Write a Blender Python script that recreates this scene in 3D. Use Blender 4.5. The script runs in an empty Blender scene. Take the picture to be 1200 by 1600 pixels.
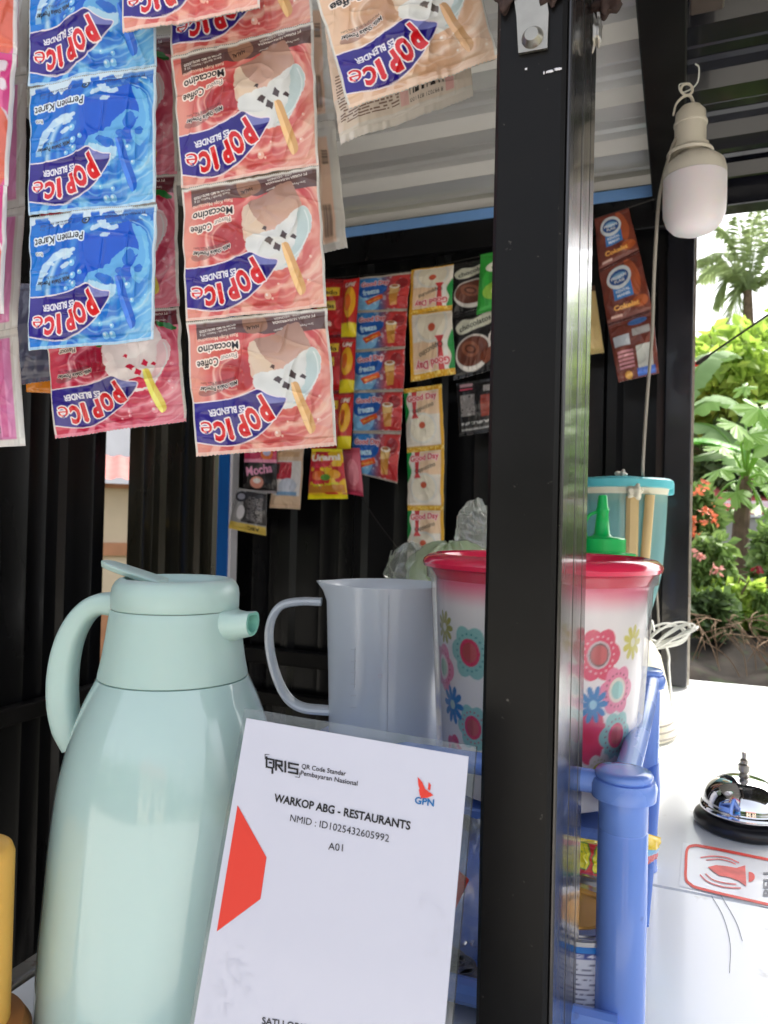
import bpy, math, random
import numpy as np
from mathutils import Vector, Matrix

# ---------------------------------------------------------------- camera, world, sun, exposure
CAMZ = 1.27
F = 1150.0
YAW, PIT, ROL = math.radians(22), math.radians(.75), math.radians(1.35)
fw = np.array([-math.sin(YAW)*math.cos(PIT), math.cos(YAW)*math.cos(PIT), math.sin(PIT)])
rt0 = np.array([math.cos(YAW), math.sin(YAW), 0.0])
up0 = np.cross(rt0, fw)
RT = rt0*math.cos(ROL) + up0*math.sin(ROL)
UP = up0*math.cos(ROL) - rt0*math.sin(ROL)
CAM = np.array([0, 0, CAMZ])
scene = bpy.context.scene
cam_d = bpy.data.cameras.new('camera')
cam = bpy.data.objects.new('camera', cam_d)
scene.collection.objects.link(cam)
M = Matrix.Identity(4)
for i in range(3):
    M[i][0] = RT[i]; M[i][1] = UP[i]; M[i][2] = -fw[i]; M[i][3] = CAM[i]
cam.matrix_world = M
cam_d.sensor_fit = 'VERTICAL'; cam_d.sensor_height = 36.0
cam_d.lens = F/1600*36
cam_d.clip_start = 0.02; cam_d.clip_end = 500
cam_d.dof.use_dof = True; cam_d.dof.focus_distance = 0.50; cam_d.dof.aperture_fstop = 16
scene.camera = cam

SUN_EL, SUN_AZ = math.radians(52), math.radians(35)      # azimuth from +Y towards +X
w = bpy.data.worlds.new('World'); scene.world = w; w.use_nodes = True
nt = w.node_tree; nt.nodes.clear()
sky = nt.nodes.new('ShaderNodeTexSky'); sky.sky_type = 'NISHITA'; sky.sun_disc = False
sky.sun_elevation = SUN_EL; sky.sun_rotation = SUN_AZ
sky.air_density = 1.0; sky.dust_density = 6.0; sky.ozone_density = 1.0
hs = nt.nodes.new('ShaderNodeHueSaturation'); hs.inputs['Saturation'].default_value = 0.38
bg = nt.nodes.new('ShaderNodeBackground'); bg.inputs['Strength'].default_value = 0.15
ow = nt.nodes.new('ShaderNodeOutputWorld')
nt.links.new(sky.outputs[0], hs.inputs['Color']); nt.links.new(hs.outputs[0], bg.inputs[0]); nt.links.new(bg.outputs[0], ow.inputs[0])
sd = bpy.data.lights.new('sun', 'SUN'); sd.energy = 1.5; sd.angle = math.radians(12); sd.color = (1, .96, .9)
so = bpy.data.objects.new('sun', sd); scene.collection.objects.link(so)
sv = Vector((math.cos(SUN_EL)*math.sin(SUN_AZ), math.cos(SUN_EL)*math.cos(SUN_AZ), math.sin(SUN_EL)))
so.rotation_euler = sv.to_track_quat('Z', 'Y').to_euler()
scene.view_settings.view_transform = 'Standard'; scene.view_settings.look = 'None'
scene.view_settings.gamma = 1; scene.view_settings.exposure = 1.7
scene.view_settings.use_curve_mapping = False
scene.render.engine = 'CYCLES'
scene.cycles.max_bounces = 10; scene.cycles.transparent_max_bounces = 12

# ---------------------------------------------------------------- helpers
def ray(x, y): return fw + RT*((x-600)/F) - UP*((y-800)/F)
def P(x, y, d): return CAM + ray(x, y)*d                 # point seen at photo pixel (x, y), d metres deep
def PY(x, y, Y): r = ray(x, y); return CAM + r*(Y/r[1])
def PX(x, y, X): r = ray(x, y); return CAM + r*(X/r[0])
def PZ(x, y, Z): r = ray(x, y); return CAM + r*((Z-CAMZ)/r[2])
def hit(x, y, p0, n): r = ray(x, y); return CAM + r*(np.dot(p0-CAM, n)/np.dot(r, n))
C = scene.collection
def lin(c):
    c = np.asarray(c, float)/255.0
    return np.where(c <= .04045, c/12.92, ((c+.055)/1.055)**2.4)
def L4(c): a = lin(c); return (float(a[0]), float(a[1]), float(a[2]), 1.0)

def tag(o, label=None, cat=None, group=None, kind=None):
    if label: o['label'] = label
    if cat: o['category'] = cat
    if group: o['group'] = group
    if kind: o['kind'] = kind
    return o
def thing(name, loc, label=None, cat=None, group=None, rz=0.0, kind=None):
    o = bpy.data.objects.new(name, None); o.empty_display_size = .02; C.objects.link(o)
    o.location = Vector([float(v) for v in loc]); o.rotation_euler = (0, 0, rz)
    o['_m'] = 0
    del o['_m']
    return tag(o, label, cat, group, kind)
def pmat(p):       # world matrix of a (possibly nested) parent without depsgraph
    m = Matrix.Identity(4)
    while p is not None:
        m = p.matrix_basis @ m if False else Matrix.LocRotScale(p.location, p.rotation_euler, None) @ m
        p = p.parent
    return m
def mesh_obj(name, verts, faces, m, parent=None, smooth=False, world=True, auto=None):
    """verts in world coordinates (world=True) or local to the parent"""
    V = np.asarray(verts, float).reshape(-1, 3)
    me = bpy.data.meshes.new(name)
    o = bpy.data.objects.new(name, me)
    if world:
        c = (V.min(0)+V.max(0))/2; c[2] = V[:, 2].min()
        if parent is not None:
            inv = pmat(parent).inverted()
            A = np.array(inv)
            V = V @ A[:3, :3].T + A[:3, 3]
            c = A[:3, :3] @ c + A[:3, 3]
        V = V - c
        o.location = Vector([float(v) for v in c])
    me.from_pydata(V.tolist(), [], [list(map(int, f)) for f in faces])
    me.materials.append(m)
    if smooth:
        me.polygons.foreach_set('use_smooth', [True]*len(me.polygons))
        if auto: me.set_sharp_from_angle(angle=math.radians(auto))
    me.update()
    C.objects.link(o)
    if parent is not None: o.parent = parent
    return o
class MB:
    def __init__(s): s.v = []; s.f = []
    def add(s, v, f):
        b = len(s.v); s.v += [tuple(map(float, p)) for p in v]; s.f += [[b+i for i in q] for q in f]; return s
    def box(s, x0, x1, y0, y1, z0, z1, bev=0.0):
        if bev <= 0:
            v = [(x, y, z) for z in (z0, z1) for y in (y0, y1) for x in (x0, x1)]
            return s.add(v, [(0, 2, 3, 1), (4, 5, 7, 6), (0, 1, 5, 4), (2, 6, 7, 3), (0, 4, 6, 2), (1, 3, 7, 5)])
        # chamfered box: 24 verts
        b = bev; v = []; idx = {}
        for sx in (0, 1):
            for sy in (0, 1):
                for sz in (0, 1):
                    for a in range(3):
                        p = [[x0, x1][sx], [y0, y1][sy], [z0, z1][sz]]
                        for k, sg in enumerate((sx, sy, sz)):
                            if k != a: p[k] += b if sg == 0 else -b
                        idx[(sx, sy, sz, a)] = len(v); v.append(p)
        f = []
        for a in range(3):
            o1, o2 = [k for k in range(3) if k != a]
            for sg in (0, 1):
                q = []
                for (p, r) in ((0, 0), (1, 0), (1, 1), (0, 1)):
                    k = [0, 0, 0]; k[a] = sg; k[o1] = p; k[o2] = r; q.append(idx[(*k, a)])
                if (sg == 0) != (a == 1): q = q[::-1]
                f.append(q)
        for a in range(3):          # edges along axis a
            o1, o2 = [k for k in range(3) if k != a]
            for p in (0, 1):
                for r in (0, 1):
                    k0 = [0, 0, 0]; k0[o1] = p; k0[o2] = r; k1 = list(k0); k1[a] = 1
                    f.append([idx[(*k0, o1)], idx[(*k1, o1)], idx[(*k1, o2)], idx[(*k0, o2)]])
        for sx in (0, 1):
            for sy in (0, 1):
                for sz in (0, 1): f.append([idx[(sx, sy, sz, a)] for a in range(3)])
        return s.add(v, f)
    def lathe(s, prof, c=(0, 0, 0), seg=48, a0=0, a1=2*math.pi, sx=1, sy=1):
        full = abs(a1-a0-2*math.pi) < 1e-6; n = seg if full else seg+1
        v = []; f = []
        for (r, z) in prof:
            for k in range(n):
                a = a0+(a1-a0)*k/seg; v.append((c[0]+sx*r*math.cos(a), c[1]+sy*r*math.sin(a), c[2]+z))
        for i in range(len(prof)-1):
            for k in range(seg):
                k2 = (k+1) % n; f.append((i*n+k, i*n+k2, (i+1)*n+k2, (i+1)*n+k))
        return s.add(v, f)
    def tube(s, pts, r, seg=10, flat=1.0, cap=True, nrm=None):
        pts = [np.array(p, float) for p in pts]; n = len(pts)
        rs = r if hasattr(r, '__len__') else [r]*n
        T = [pts[min(i+1, n-1)]-pts[max(i-1, 0)] for i in range(n)]
        T = [t/max(np.linalg.norm(t), 1e-9) for t in T]
        a = np.array(nrm, float) if nrm is not None else (np.array([0, 0, 1.]) if abs(T[0][2]) < .9 else np.array([1., 0, 0]))
        v = []; f = []
        for i in range(n):
            a = a-T[i]*np.dot(a, T[i]); a /= np.linalg.norm(a); b = np.cross(T[i], a)
            for k in range(seg):
                t = 2*math.pi*k/seg; v.append(pts[i]+a*math.cos(t)*rs[i]*flat+b*math.sin(t)*rs[i])
        for i in range(n-1):
            for k in range(seg):
                k2 = (k+1) % seg; f.append((i*seg+k, i*seg+k2, (i+1)*seg+k2, (i+1)*seg+k))
        if cap: f.append(list(range(seg))[::-1]); f.append([(n-1)*seg+k for k in range(seg)])
        return s.add(v, f)
    def prism(s, poly, d):         # poly: 3D points, extruded by vector d
        n = len(poly); d = np.array(d, float)
        v = [np.array(p, float) for p in poly]+[np.array(p, float)+d for p in poly]
        f = [list(range(n))[::-1], [n+k for k in range(n)]]+[(k, (k+1) % n, n+(k+1) % n, n+k) for k in range(n)]
        return s.add(v, f)
    def build(s, name, m, parent=None, smooth=False, world=True, auto=35):
        return mesh_obj(name, s.v, s.f, m, parent, smooth, world, auto)
def spline(pts, n=8):
    pts = [np.array(p, float) for p in pts]; q = [2*pts[0]-pts[1]]+pts+[2*pts[-1]-pts[-2]]; out = []
    for i in range(1, len(q)-2):
        for k in range(n):
            t = k/n
            out.append(.5*((2*q[i])+(-q[i-1]+q[i+1])*t+(2*q[i-1]-5*q[i]+4*q[i+1]-q[i+2])*t*t+(-q[i-1]+3*q[i]-3*q[i+1]+q[i+2])*t**3))
    out.append(pts[-1]); return out

# ---------------------------------------------------------------- materials
def mat(name, col, rough=.5, metal=0, coat=0, var=.12, nscale=8, bump=0, bscale=60, spec=.5, trans=0, alpha=1, sub=0, dirt=None, attr=False, streak=None, rvar=0, ior=1.45, transl=0):
    m = bpy.data.materials.new(name); m.use_nodes = True
    t = m.node_tree; N = t.nodes; Lk = t.links; b = N['Principled BSDF']
    b.inputs['Roughness'].default_value = rough; b.inputs['Metallic'].default_value = metal
    b.inputs['Coat Weight'].default_value = coat; b.inputs['Specular IOR Level'].default_value = spec
    b.inputs['Transmission Weight'].default_value = trans; b.inputs['Alpha'].default_value = alpha
    b.inputs['IOR'].default_value = ior; b.inputs['Coat Roughness'].default_value = .06
    if sub: b.inputs['Subsurface Weight'].default_value = sub; b.inputs['Subsurface Scale'].default_value = .01
    tc = N.new('ShaderNodeTexCoord')
    src = None
    if attr:
        at = N.new('ShaderNodeAttribute'); at.attribute_name = 'print'; src = at.outputs['Color']
    else:
        rgb = N.new('ShaderNodeRGB'); rgb.outputs[0].default_value = L4(col); src = rgb.outputs[0]
    vec = tc.outputs['Object']
    if streak:
        mp = N.new('ShaderNodeMapping'); mp.inputs['Scale'].default_value = streak; Lk.new(vec, mp.inputs[0]); vec = mp.outputs[0]
    if var:
        nz = N.new('ShaderNodeTexNoise'); nz.inputs['Scale'].default_value = nscale; nz.inputs['Detail'].default_value = 6
        Lk.new(vec, nz.inputs['Vector'])
        mr = N.new('ShaderNodeMapRange'); mr.inputs['From Min'].default_value = .3; mr.inputs['From Max'].default_value = .7
        mr.inputs['To Min'].default_value = 1-var; mr.inputs['To Max'].default_value = 1+var
        Lk.new(nz.outputs[0], mr.inputs[0])
        hv = N.new('ShaderNodeHueSaturation'); Lk.new(src, hv.inputs['Color']); Lk.new(mr.outputs[0], hv.inputs['Value']); src = hv.outputs[0]
        if rvar:
            mr2 = N.new('ShaderNodeMapRange'); mr2.inputs['To Min'].default_value = max(0, rough-rvar); mr2.inputs['To Max'].default_value = rough+rvar
            mr2.inputs['From Min'].default_value = .3; mr2.inputs['From Max'].default_value = .7
            Lk.new(nz.outputs[0], mr2.inputs[0]); Lk.new(mr2.outputs[0], b.inputs['Roughness'])
    if dirt:
        nd = N.new('ShaderNodeTexNoise'); nd.inputs['Scale'].default_value = dirt[1]; nd.inputs['Detail'].default_value = 8; Lk.new(vec, nd.inputs['Vector'])
        mr = N.new('ShaderNodeMapRange'); mr.inputs['From Min'].default_value = dirt[2]; mr.inputs['From Max'].default_value = dirt[2]+.08
        Lk.new(nd.outputs[0], mr.inputs[0])
        mx = N.new('ShaderNodeMix'); mx.data_type = 'RGBA'; Lk.new(mr.outputs[0], mx.inputs[0]); Lk.new(src, mx.inputs[6]); mx.inputs[7].default_value = L4(dirt[0]); src = mx.outputs[2]
    Lk.new(src, b.inputs['Base Color'])
    if bump:
        nb = N.new('ShaderNodeTexNoise'); nb.inputs['Scale'].default_value = bscale; nb.inputs['Detail'].default_value = 4; Lk.new(vec, nb.inputs['Vector'])
        bp = N.new('ShaderNodeBump'); bp.inputs['Strength'].default_value = bump; bp.inputs['Distance'].default_value = .002
        Lk.new(nb.outputs[0], bp.inputs['Height']); Lk.new(bp.outputs[0], b.inputs['Normal'])
    if transl:
        tl = N.new('ShaderNodeBsdfTranslucent'); Lk.new(src, tl.inputs[0]); ms = N.new('ShaderNodeMixShader'); ms.inputs[0].default_value = transl
        Lk.new(b.outputs[0], ms.inputs[1]); Lk.new(tl.outputs[0], ms.inputs[2]); Lk.new(ms.outputs[0], N['Material Output'].inputs[0])
    return m
def frosted(name, col, tr, gl=.12, rough=.3, tl_=.5):      # cloudy thin plastic: clear + translucent + diffuse + gloss
    m = bpy.data.materials.new(name); m.use_nodes = True; t = m.node_tree; N = t.nodes; Lk = t.links; N.remove(N['Principled BSDF'])
    tc = N.new('ShaderNodeTexCoord'); nz = N.new('ShaderNodeTexNoise'); nz.inputs['Scale'].default_value = 9; nz.inputs['Detail'].default_value = 5; Lk.new(tc.outputs['Object'], nz.inputs[0])
    hv = N.new('ShaderNodeHueSaturation'); hv.inputs['Color'].default_value = L4(col)
    mr = N.new('ShaderNodeMapRange'); mr.inputs['To Min'].default_value = .93; mr.inputs['To Max'].default_value = 1.05; Lk.new(nz.outputs[0], mr.inputs[0]); Lk.new(mr.outputs[0], hv.inputs['Value'])
    d = N.new('ShaderNodeBsdfDiffuse'); tl = N.new('ShaderNodeBsdfTranslucent'); tp = N.new('ShaderNodeBsdfTransparent'); g = N.new('ShaderNodeBsdfGlossy'); g.inputs['Roughness'].default_value = rough
    Lk.new(hv.outputs[0], d.inputs[0]); Lk.new(hv.outputs[0], tl.inputs[0]); tp.inputs[0].default_value = L4([min(255, c*.3+178) for c in col])
    a = N.new('ShaderNodeMixShader'); a.inputs[0].default_value = tl_; Lk.new(d.outputs[0], a.inputs[1]); Lk.new(tl.outputs[0], a.inputs[2])
    b = N.new('ShaderNodeMixShader'); b.inputs[0].default_value = tr; Lk.new(a.outputs[0], b.inputs[1]); Lk.new(tp.outputs[0], b.inputs[2])
    fr = N.new('ShaderNodeLayerWeight'); fr.inputs[0].default_value = .25
    ma = N.new('ShaderNodeMath'); ma.operation = 'MULTIPLY_ADD'; ma.inputs[1].default_value = .6; ma.inputs[2].default_value = gl; Lk.new(fr.outputs['Fresnel'], ma.inputs[0])
    c = N.new('ShaderNodeMixShader'); Lk.new(ma.outputs[0], c.inputs[0]); Lk.new(b.outputs[0], c.inputs[1]); Lk.new(g.outputs[0], c.inputs[2])
    Lk.new(c.outputs[0], N['Material Output'].inputs[0]); return m

black_paint = mat('black_paint', (18, 17, 17), .38, coat=.0, spec=.22, var=.3, nscale=14, dirt=((110, 106, 100), 170, .70), bump=.15, bscale=25, rvar=.06)
black_side = mat('black_gloss_side', (70, 68, 68), .25, metal=.85, var=.3, nscale=30, spec=1.0, coat=.35, streak=(1, 1, .12), rvar=.09, bump=.12, bscale=20)
wall_black = mat('corrugated_black', (9, 9, 12), .30, coat=.04, spec=.3, var=.35, nscale=6, streak=(1, 1, .3), rvar=.08)
wall_olive = mat('corrugated_olive', (38, 36, 28), .30, coat=.2, var=.25, nscale=6, streak=(1, 1, .2), rvar=.08)
roof_navy = mat('corrugated_navy', (17, 18, 27), .22, coat=.3, var=.3, nscale=5, rvar=.08)
roof_grey = mat('galvanised_grey', (196, 194, 192), .36, metal=.25, var=.12, nscale=9, streak=(.3, 1, 1), rvar=.1)
steel = mat('zinc_steel', (170, 165, 155), .35, metal=.9, var=.2, nscale=40, dirt=((120, 85, 60), 60, .62))
rust = mat('rust', (58, 42, 38), .8, var=.4, nscale=60, bump=.6, bscale=200)
brown_bar = mat('brown_primer_bar', (70, 60, 55), .35, coat=.3, var=.25, nscale=12)
white_lam = mat('white_laminate', (236, 238, 238), .22, coat=.25, var=.03, nscale=4, rvar=.08, dirt=((206, 206, 202), 40, .66), bump=.04, bscale=14)
dark_gap = mat('joint_dark', (70, 72, 74), .7)
blue_trim = mat('blue_trim', (20, 95, 175), .4, var=.1)
white_trim = mat('white_trim', (222, 220, 226), .5, var=.05)
mint = mat('mint_plastic', (172, 198, 193), .34, coat=0.0, var=.02, nscale=5, sub=.1)
mint_gloss = mat('mint_gloss', (172, 199, 196), .14, coat=.7, var=.03, nscale=4, sub=.05, bump=.03, bscale=9)
mint_in = mat('mint_dark_inner', (120, 180, 165), .4)
red_plastic = mat('red_plastic', (226, 48, 84), .16, coat=.5, var=.04, sub=.1)
blue_plastic = mat('periwinkle_plastic', (112, 148, 226), .24, coat=.4, var=.03, nscale=12, sub=.05, rvar=.08, bump=.05, bscale=30, dirt=((98, 122, 190), 70, .68))
green_plastic = mat('green_plastic', (10, 185, 90), .3, var=.05, sub=.2)
cream_plastic = mat('cream_plastic', (226, 220, 196), .35, var=.04)
offwhite = mat('offwhite_plastic', (205, 198, 184), .4, var=.05)
bulb_white = mat('bulb_diffuser', (228, 220, 222), .5, var=.02, sub=.3)
cyan_plastic = mat('cyan_plastic', (95, 195, 205), .3, var=.05)
grey_wire = mat('grey_wire', (150, 143, 132), .5)
white_wire = mat('white_wire', (205, 205, 198), .5)
black_wire = mat('black_wire', (38, 36, 34), .5)
brown_wood = mat('brown_stick', (176, 128, 96), .5, var=.15, nscale=15, streak=(1, 1, .1))
beige_wood = mat('beige_paddle', (214, 186, 132), .5, var=.1)
yellow_box_m = mat('yellow_plastic', (232, 178, 84), .4, var=.06, nscale=10, sub=.1)
brown_box_m = mat('brown_plastic', (150, 100, 50), .45, var=.1)
chrome = mat('chrome', (225, 225, 228), .05, metal=1, var=.05, nscale=20)
bell_base = mat('black_bell_base', (22, 22, 26), .35, coat=.2, var=.2)
foil = mat('foil_back', (205, 203, 200), .3, metal=.25, var=.1, nscale=30)
print_m = mat('printed_film', (255, 255, 255), .2, coat=.35, var=0, attr=True, bump=.6, bscale=42, spec=.45)
print_far = mat('printed_film_matt', (255, 255, 255), .3, coat=.3, var=0, attr=True)
print_jug = mat('printed_cup', (255, 255, 255), .18, coat=.9, var=0, attr=True)
paper_m = mat('placard_paper', (206, 207, 222), .45, coat=.25, var=.012, nscale=3)
ink = mat('black_ink', (24, 22, 26), .5, var=.1)
ink_blue = mat('blue_ink', (0, 105, 170), .5, var=.05)
ink_red = mat('red_ink', (226, 62, 48), .45, var=.05)
ink_pink = mat('faded_red_ink', (226, 120, 118), .5, var=.25, nscale=120)
ink_grey = mat('grey_ink', (120, 122, 126), .5, var=.2)
faint_ink = mat('faint_ink', (205, 206, 220), .45, var=.02)
coin_m = mat('coin_metal', (140, 135, 130), .35, metal=.8, var=.3, nscale=200, bump=.4, bscale=500)
gold_m = mat('gold_lacquer', (222, 165, 80), .3, metal=.6, var=.1)
tin_m = mat('tinplate', (200, 195, 190), .22, metal=.9, var=.1)
acrylic = frosted('acrylic_clear', (215, 220, 222), .93, gl=.03, rough=.06)
frost = frosted('frosted_plastic', (238, 247, 255), .04, gl=.10, rough=.26, tl_=.12)
frost_thin = frosted('frosted_handle', (242, 249, 255), .15, gl=.10, rough=.25, tl_=.25)
bag_m = frosted('clear_bag', (235, 238, 232), .78, gl=.10, rough=.16)
bag_green = frosted('pale_green_bag', (215, 230, 196), .35, gl=.10, rough=.2)
teal_m = frosted('teal_clear', (172, 222, 222), .45, gl=.08, rough=.18)
clear_cup = frosted('clear_cup_wall', (240, 236, 238), .93, gl=.03, rough=.12)

# ---------------------------------------------------------------- text as triangles
_tc = {}
def text_tris(s, bold=0.0):
    k = (s, bold)
    if k in _tc: return _tc[k]
    cu = bpy.data.curves.new('t', 'FONT'); cu.body = s; cu.offset = bold; cu.resolution_u = 3; cu.align_x = 'CENTER'
    o = bpy.data.objects.new('t', cu); C.objects.link(o)
    dg = bpy.context.evaluated_depsgraph_get(); me = o.evaluated_get(dg).to_mesh(); me.calc_loop_triangles()
    V = np.array([v.co[:2] for v in me.vertices]).reshape(-1, 2); T = np.array([t.vertices[:] for t in me.loop_triangles], int).reshape(-1, 3)
    o.evaluated_get(dg).to_mesh_clear(); bpy.data.objects.remove(o); bpy.data.curves.remove(cu)
    V = V/.70          # cap height -> about 1
    _tc[k] = (V, T); return V, T

# ---------------------------------------------------------------- flat print painter
rng = np.random.default_rng(7)
def vnoise(X, Y, s, seed=0):
    r = np.random.default_rng(seed); G = r.random((64, 64))
    x = X/s; y = Y/s; xi = np.floor(x).astype(int); yi = np.floor(y).astype(int); fx = x-xi; fy = y-yi
    fx = fx*fx*(3-2*fx); fy = fy*fy*(3-2*fy)
    g = lambda a, b: G[a % 64, b % 64]
    return (g(xi, yi)*(1-fx)+g(xi+1, yi)*fx)*(1-fy)+(g(xi, yi+1)*(1-fx)+g(xi+1, yi+1)*fx)*fy
class Cv:          # y runs down; x in 0..W units
    def __init__(s, Wd, H, ppu=4, col=(255, 255, 255)):
        s.Wd, s.H, s.p = Wd, H, ppu; s.nx, s.ny = int(Wd*ppu), int(H*ppu)
        s.a = np.ones((s.ny, s.nx, 3))*np.array(col, float)
        s.X, s.Y = np.meshgrid((np.arange(s.nx)+.5)/ppu, (np.arange(s.ny)+.5)/ppu)
    def paint(s, m, col, al=1.0):
        m = np.clip(np.asarray(m, float), 0, 1)*al; s.a = s.a*(1-m[..., None])+m[..., None]*np.asarray(col, float)
    def mix(s, t, c0, c1, m=1.0):
        t = np.clip(t, 0, 1)[..., None]; s.paint(np.ones((s.ny, s.nx))*m, np.asarray(c0)*(1-t)+np.asarray(c1)*t)
    def poly(s, pts, smooth=False):
        if smooth:
            q = list(pts)+[pts[0]]; P0 = [np.array(p, float) for p in [pts[-1]]+q+[pts[1]]]; out = []
            for i in range(1, len(P0)-2):
                for k in range(6):
                    t = k/6; out.append(.5*((2*P0[i])+(-P0[i-1]+P0[i+1])*t+(2*P0[i-1]-5*P0[i]+4*P0[i+1]-P0[i+2])*t*t+(-P0[i-1]+3*P0[i]-3*P0[i+1]+P0[i+2])*t**3))
            pts = out
        ins = np.zeros((s.ny, s.nx), bool); n = len(pts)
        for i in range(n):
            (x0, y0), (x1, y1) = pts[i], pts[(i+1) % n]
            if y0 == y1: continue
            c = ((s.Y > y0) != (s.Y > y1)) & (s.X < (x1-x0)*(s.Y-y0)/(y1-y0)+x0); ins ^= c
        return ins
    def ell(s, cx, cy, rx, ry=None, rot=0):
        ry = ry or rx; c, q = math.cos(rot), math.sin(rot); dx = s.X-cx; dy = s.Y-cy
        return ((dx*c+dy*q)/rx)**2+((-dx*q+dy*c)/ry)**2 < 1
    def rect(s, x0, y0, x1, y1): return (s.X > x0) & (s.X < x1) & (s.Y > y0) & (s.Y < y1)
    def text(s, txt, cx, cy, h, width=None, rot=0, bold=0, arc=0, grow=0, slant=0, seg=None):
        V, T = text_tris(txt, bold); x = V[:, 0].copy(); y = V[:, 1].copy()
        w0 = max(x.max()-x.min(), 1e-6); x = x-(x.max()+x.min())/2
        sc = (width/w0) if width else h
        xn = x/w0*2; hh = h*(1+grow*xn); X = x*sc+slant*y*h; Y = (y-.5)*hh+arc*xn*xn
        c, q = math.cos(rot), math.sin(rot); px = cx+X*c+Y*q; py = cy+X*q-Y*c
        m = np.zeros((s.ny, s.nx), bool)
        for t in T:
            a = np.array([(px[i]*s.p-.5, py[i]*s.p-.5) for i in t])
            x0, y0 = np.floor(a.min(0)).astype(int); x1, y1 = np.ceil(a.max(0)).astype(int)+1
            x0 = max(x0, 0); y0 = max(y0, 0); x1 = min(x1, s.nx); y1 = min(y1, s.ny)
            if x1 <= x0 or y1 <= y0: continue
            gx, gy = np.meshgrid(np.arange(x0, x1), np.arange(y0, y1))
            d = (a[1, 0]-a[0, 0])*(a[2, 1]-a[0, 1])-(a[2, 0]-a[0, 0])*(a[1, 1]-a[0, 1])
            if abs(d) < 1e-9: continue
            w1 = ((gx-a[0, 0])*(a[2, 1]-a[0, 1])-(a[2, 0]-a[0, 0])*(gy-a[0, 1]))/d
            w2 = ((a[1, 0]-a[0, 0])*(gy-a[0, 1])-(gx-a[0, 0])*(a[1, 1]-a[0, 1]))/d
            m[y0:y1, x0:x1] |= (w1 >= -.01) & (w2 >= -.01) & (w1+w2 <= 1.01)
        return m
    def dil(s, m, r):
        k = int(round(r*s.p)); o = m.copy()
        for dx in range(-k, k+1):
            for dy in range(-k, k+1):
                if dx*dx+dy*dy <= k*k+.5 and (dx or dy): o |= np.roll(np.roll(m, dy, 0), dx, 1)
        return o
    def inked(s, m, col, out=None, r=.8):
        if out is not None: s.paint(s.dil(m, r), out)
        s.paint(m, col)
    def get(s, nx, ny):          # area-resample to the vertex grid (ny rows top to bottom), linear colour
        a = lin(s.a)
        yi = np.linspace(0, s.ny, ny+1); xi = np.linspace(0, s.nx, nx+1)
        cs = np.zeros((s.ny+1, s.nx+1, 3)); cs[1:, 1:] = a.cumsum(0).cumsum(1)
        def S(y, x):
            y0 = np.floor(y).astype(int).clip(0, s.ny-1); fy = (y-y0)[:, None, None]; x0 = np.floor(x).astype(int).clip(0, s.nx-1); fx = (x-x0)[None, :, None]
            r0 = cs[y0]; r1 = cs[y0+1]; r = r0*(1-fy)+r1*fy
            return r[:, x0]*(1-fx)+r[:, x0+1]*fx
        I = S(yi, xi); ar = (yi[1]-yi[0])*(xi[1]-xi[0])
        return (I[1:, 1:]-I[:-1, 1:]-I[1:, :-1]+I[:-1, :-1])/ar
PI = math.pi
def smooth(a, b, x): t = np.clip((x-a)/(b-a), 0, 1); return t*t*(3-2*t)

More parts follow.
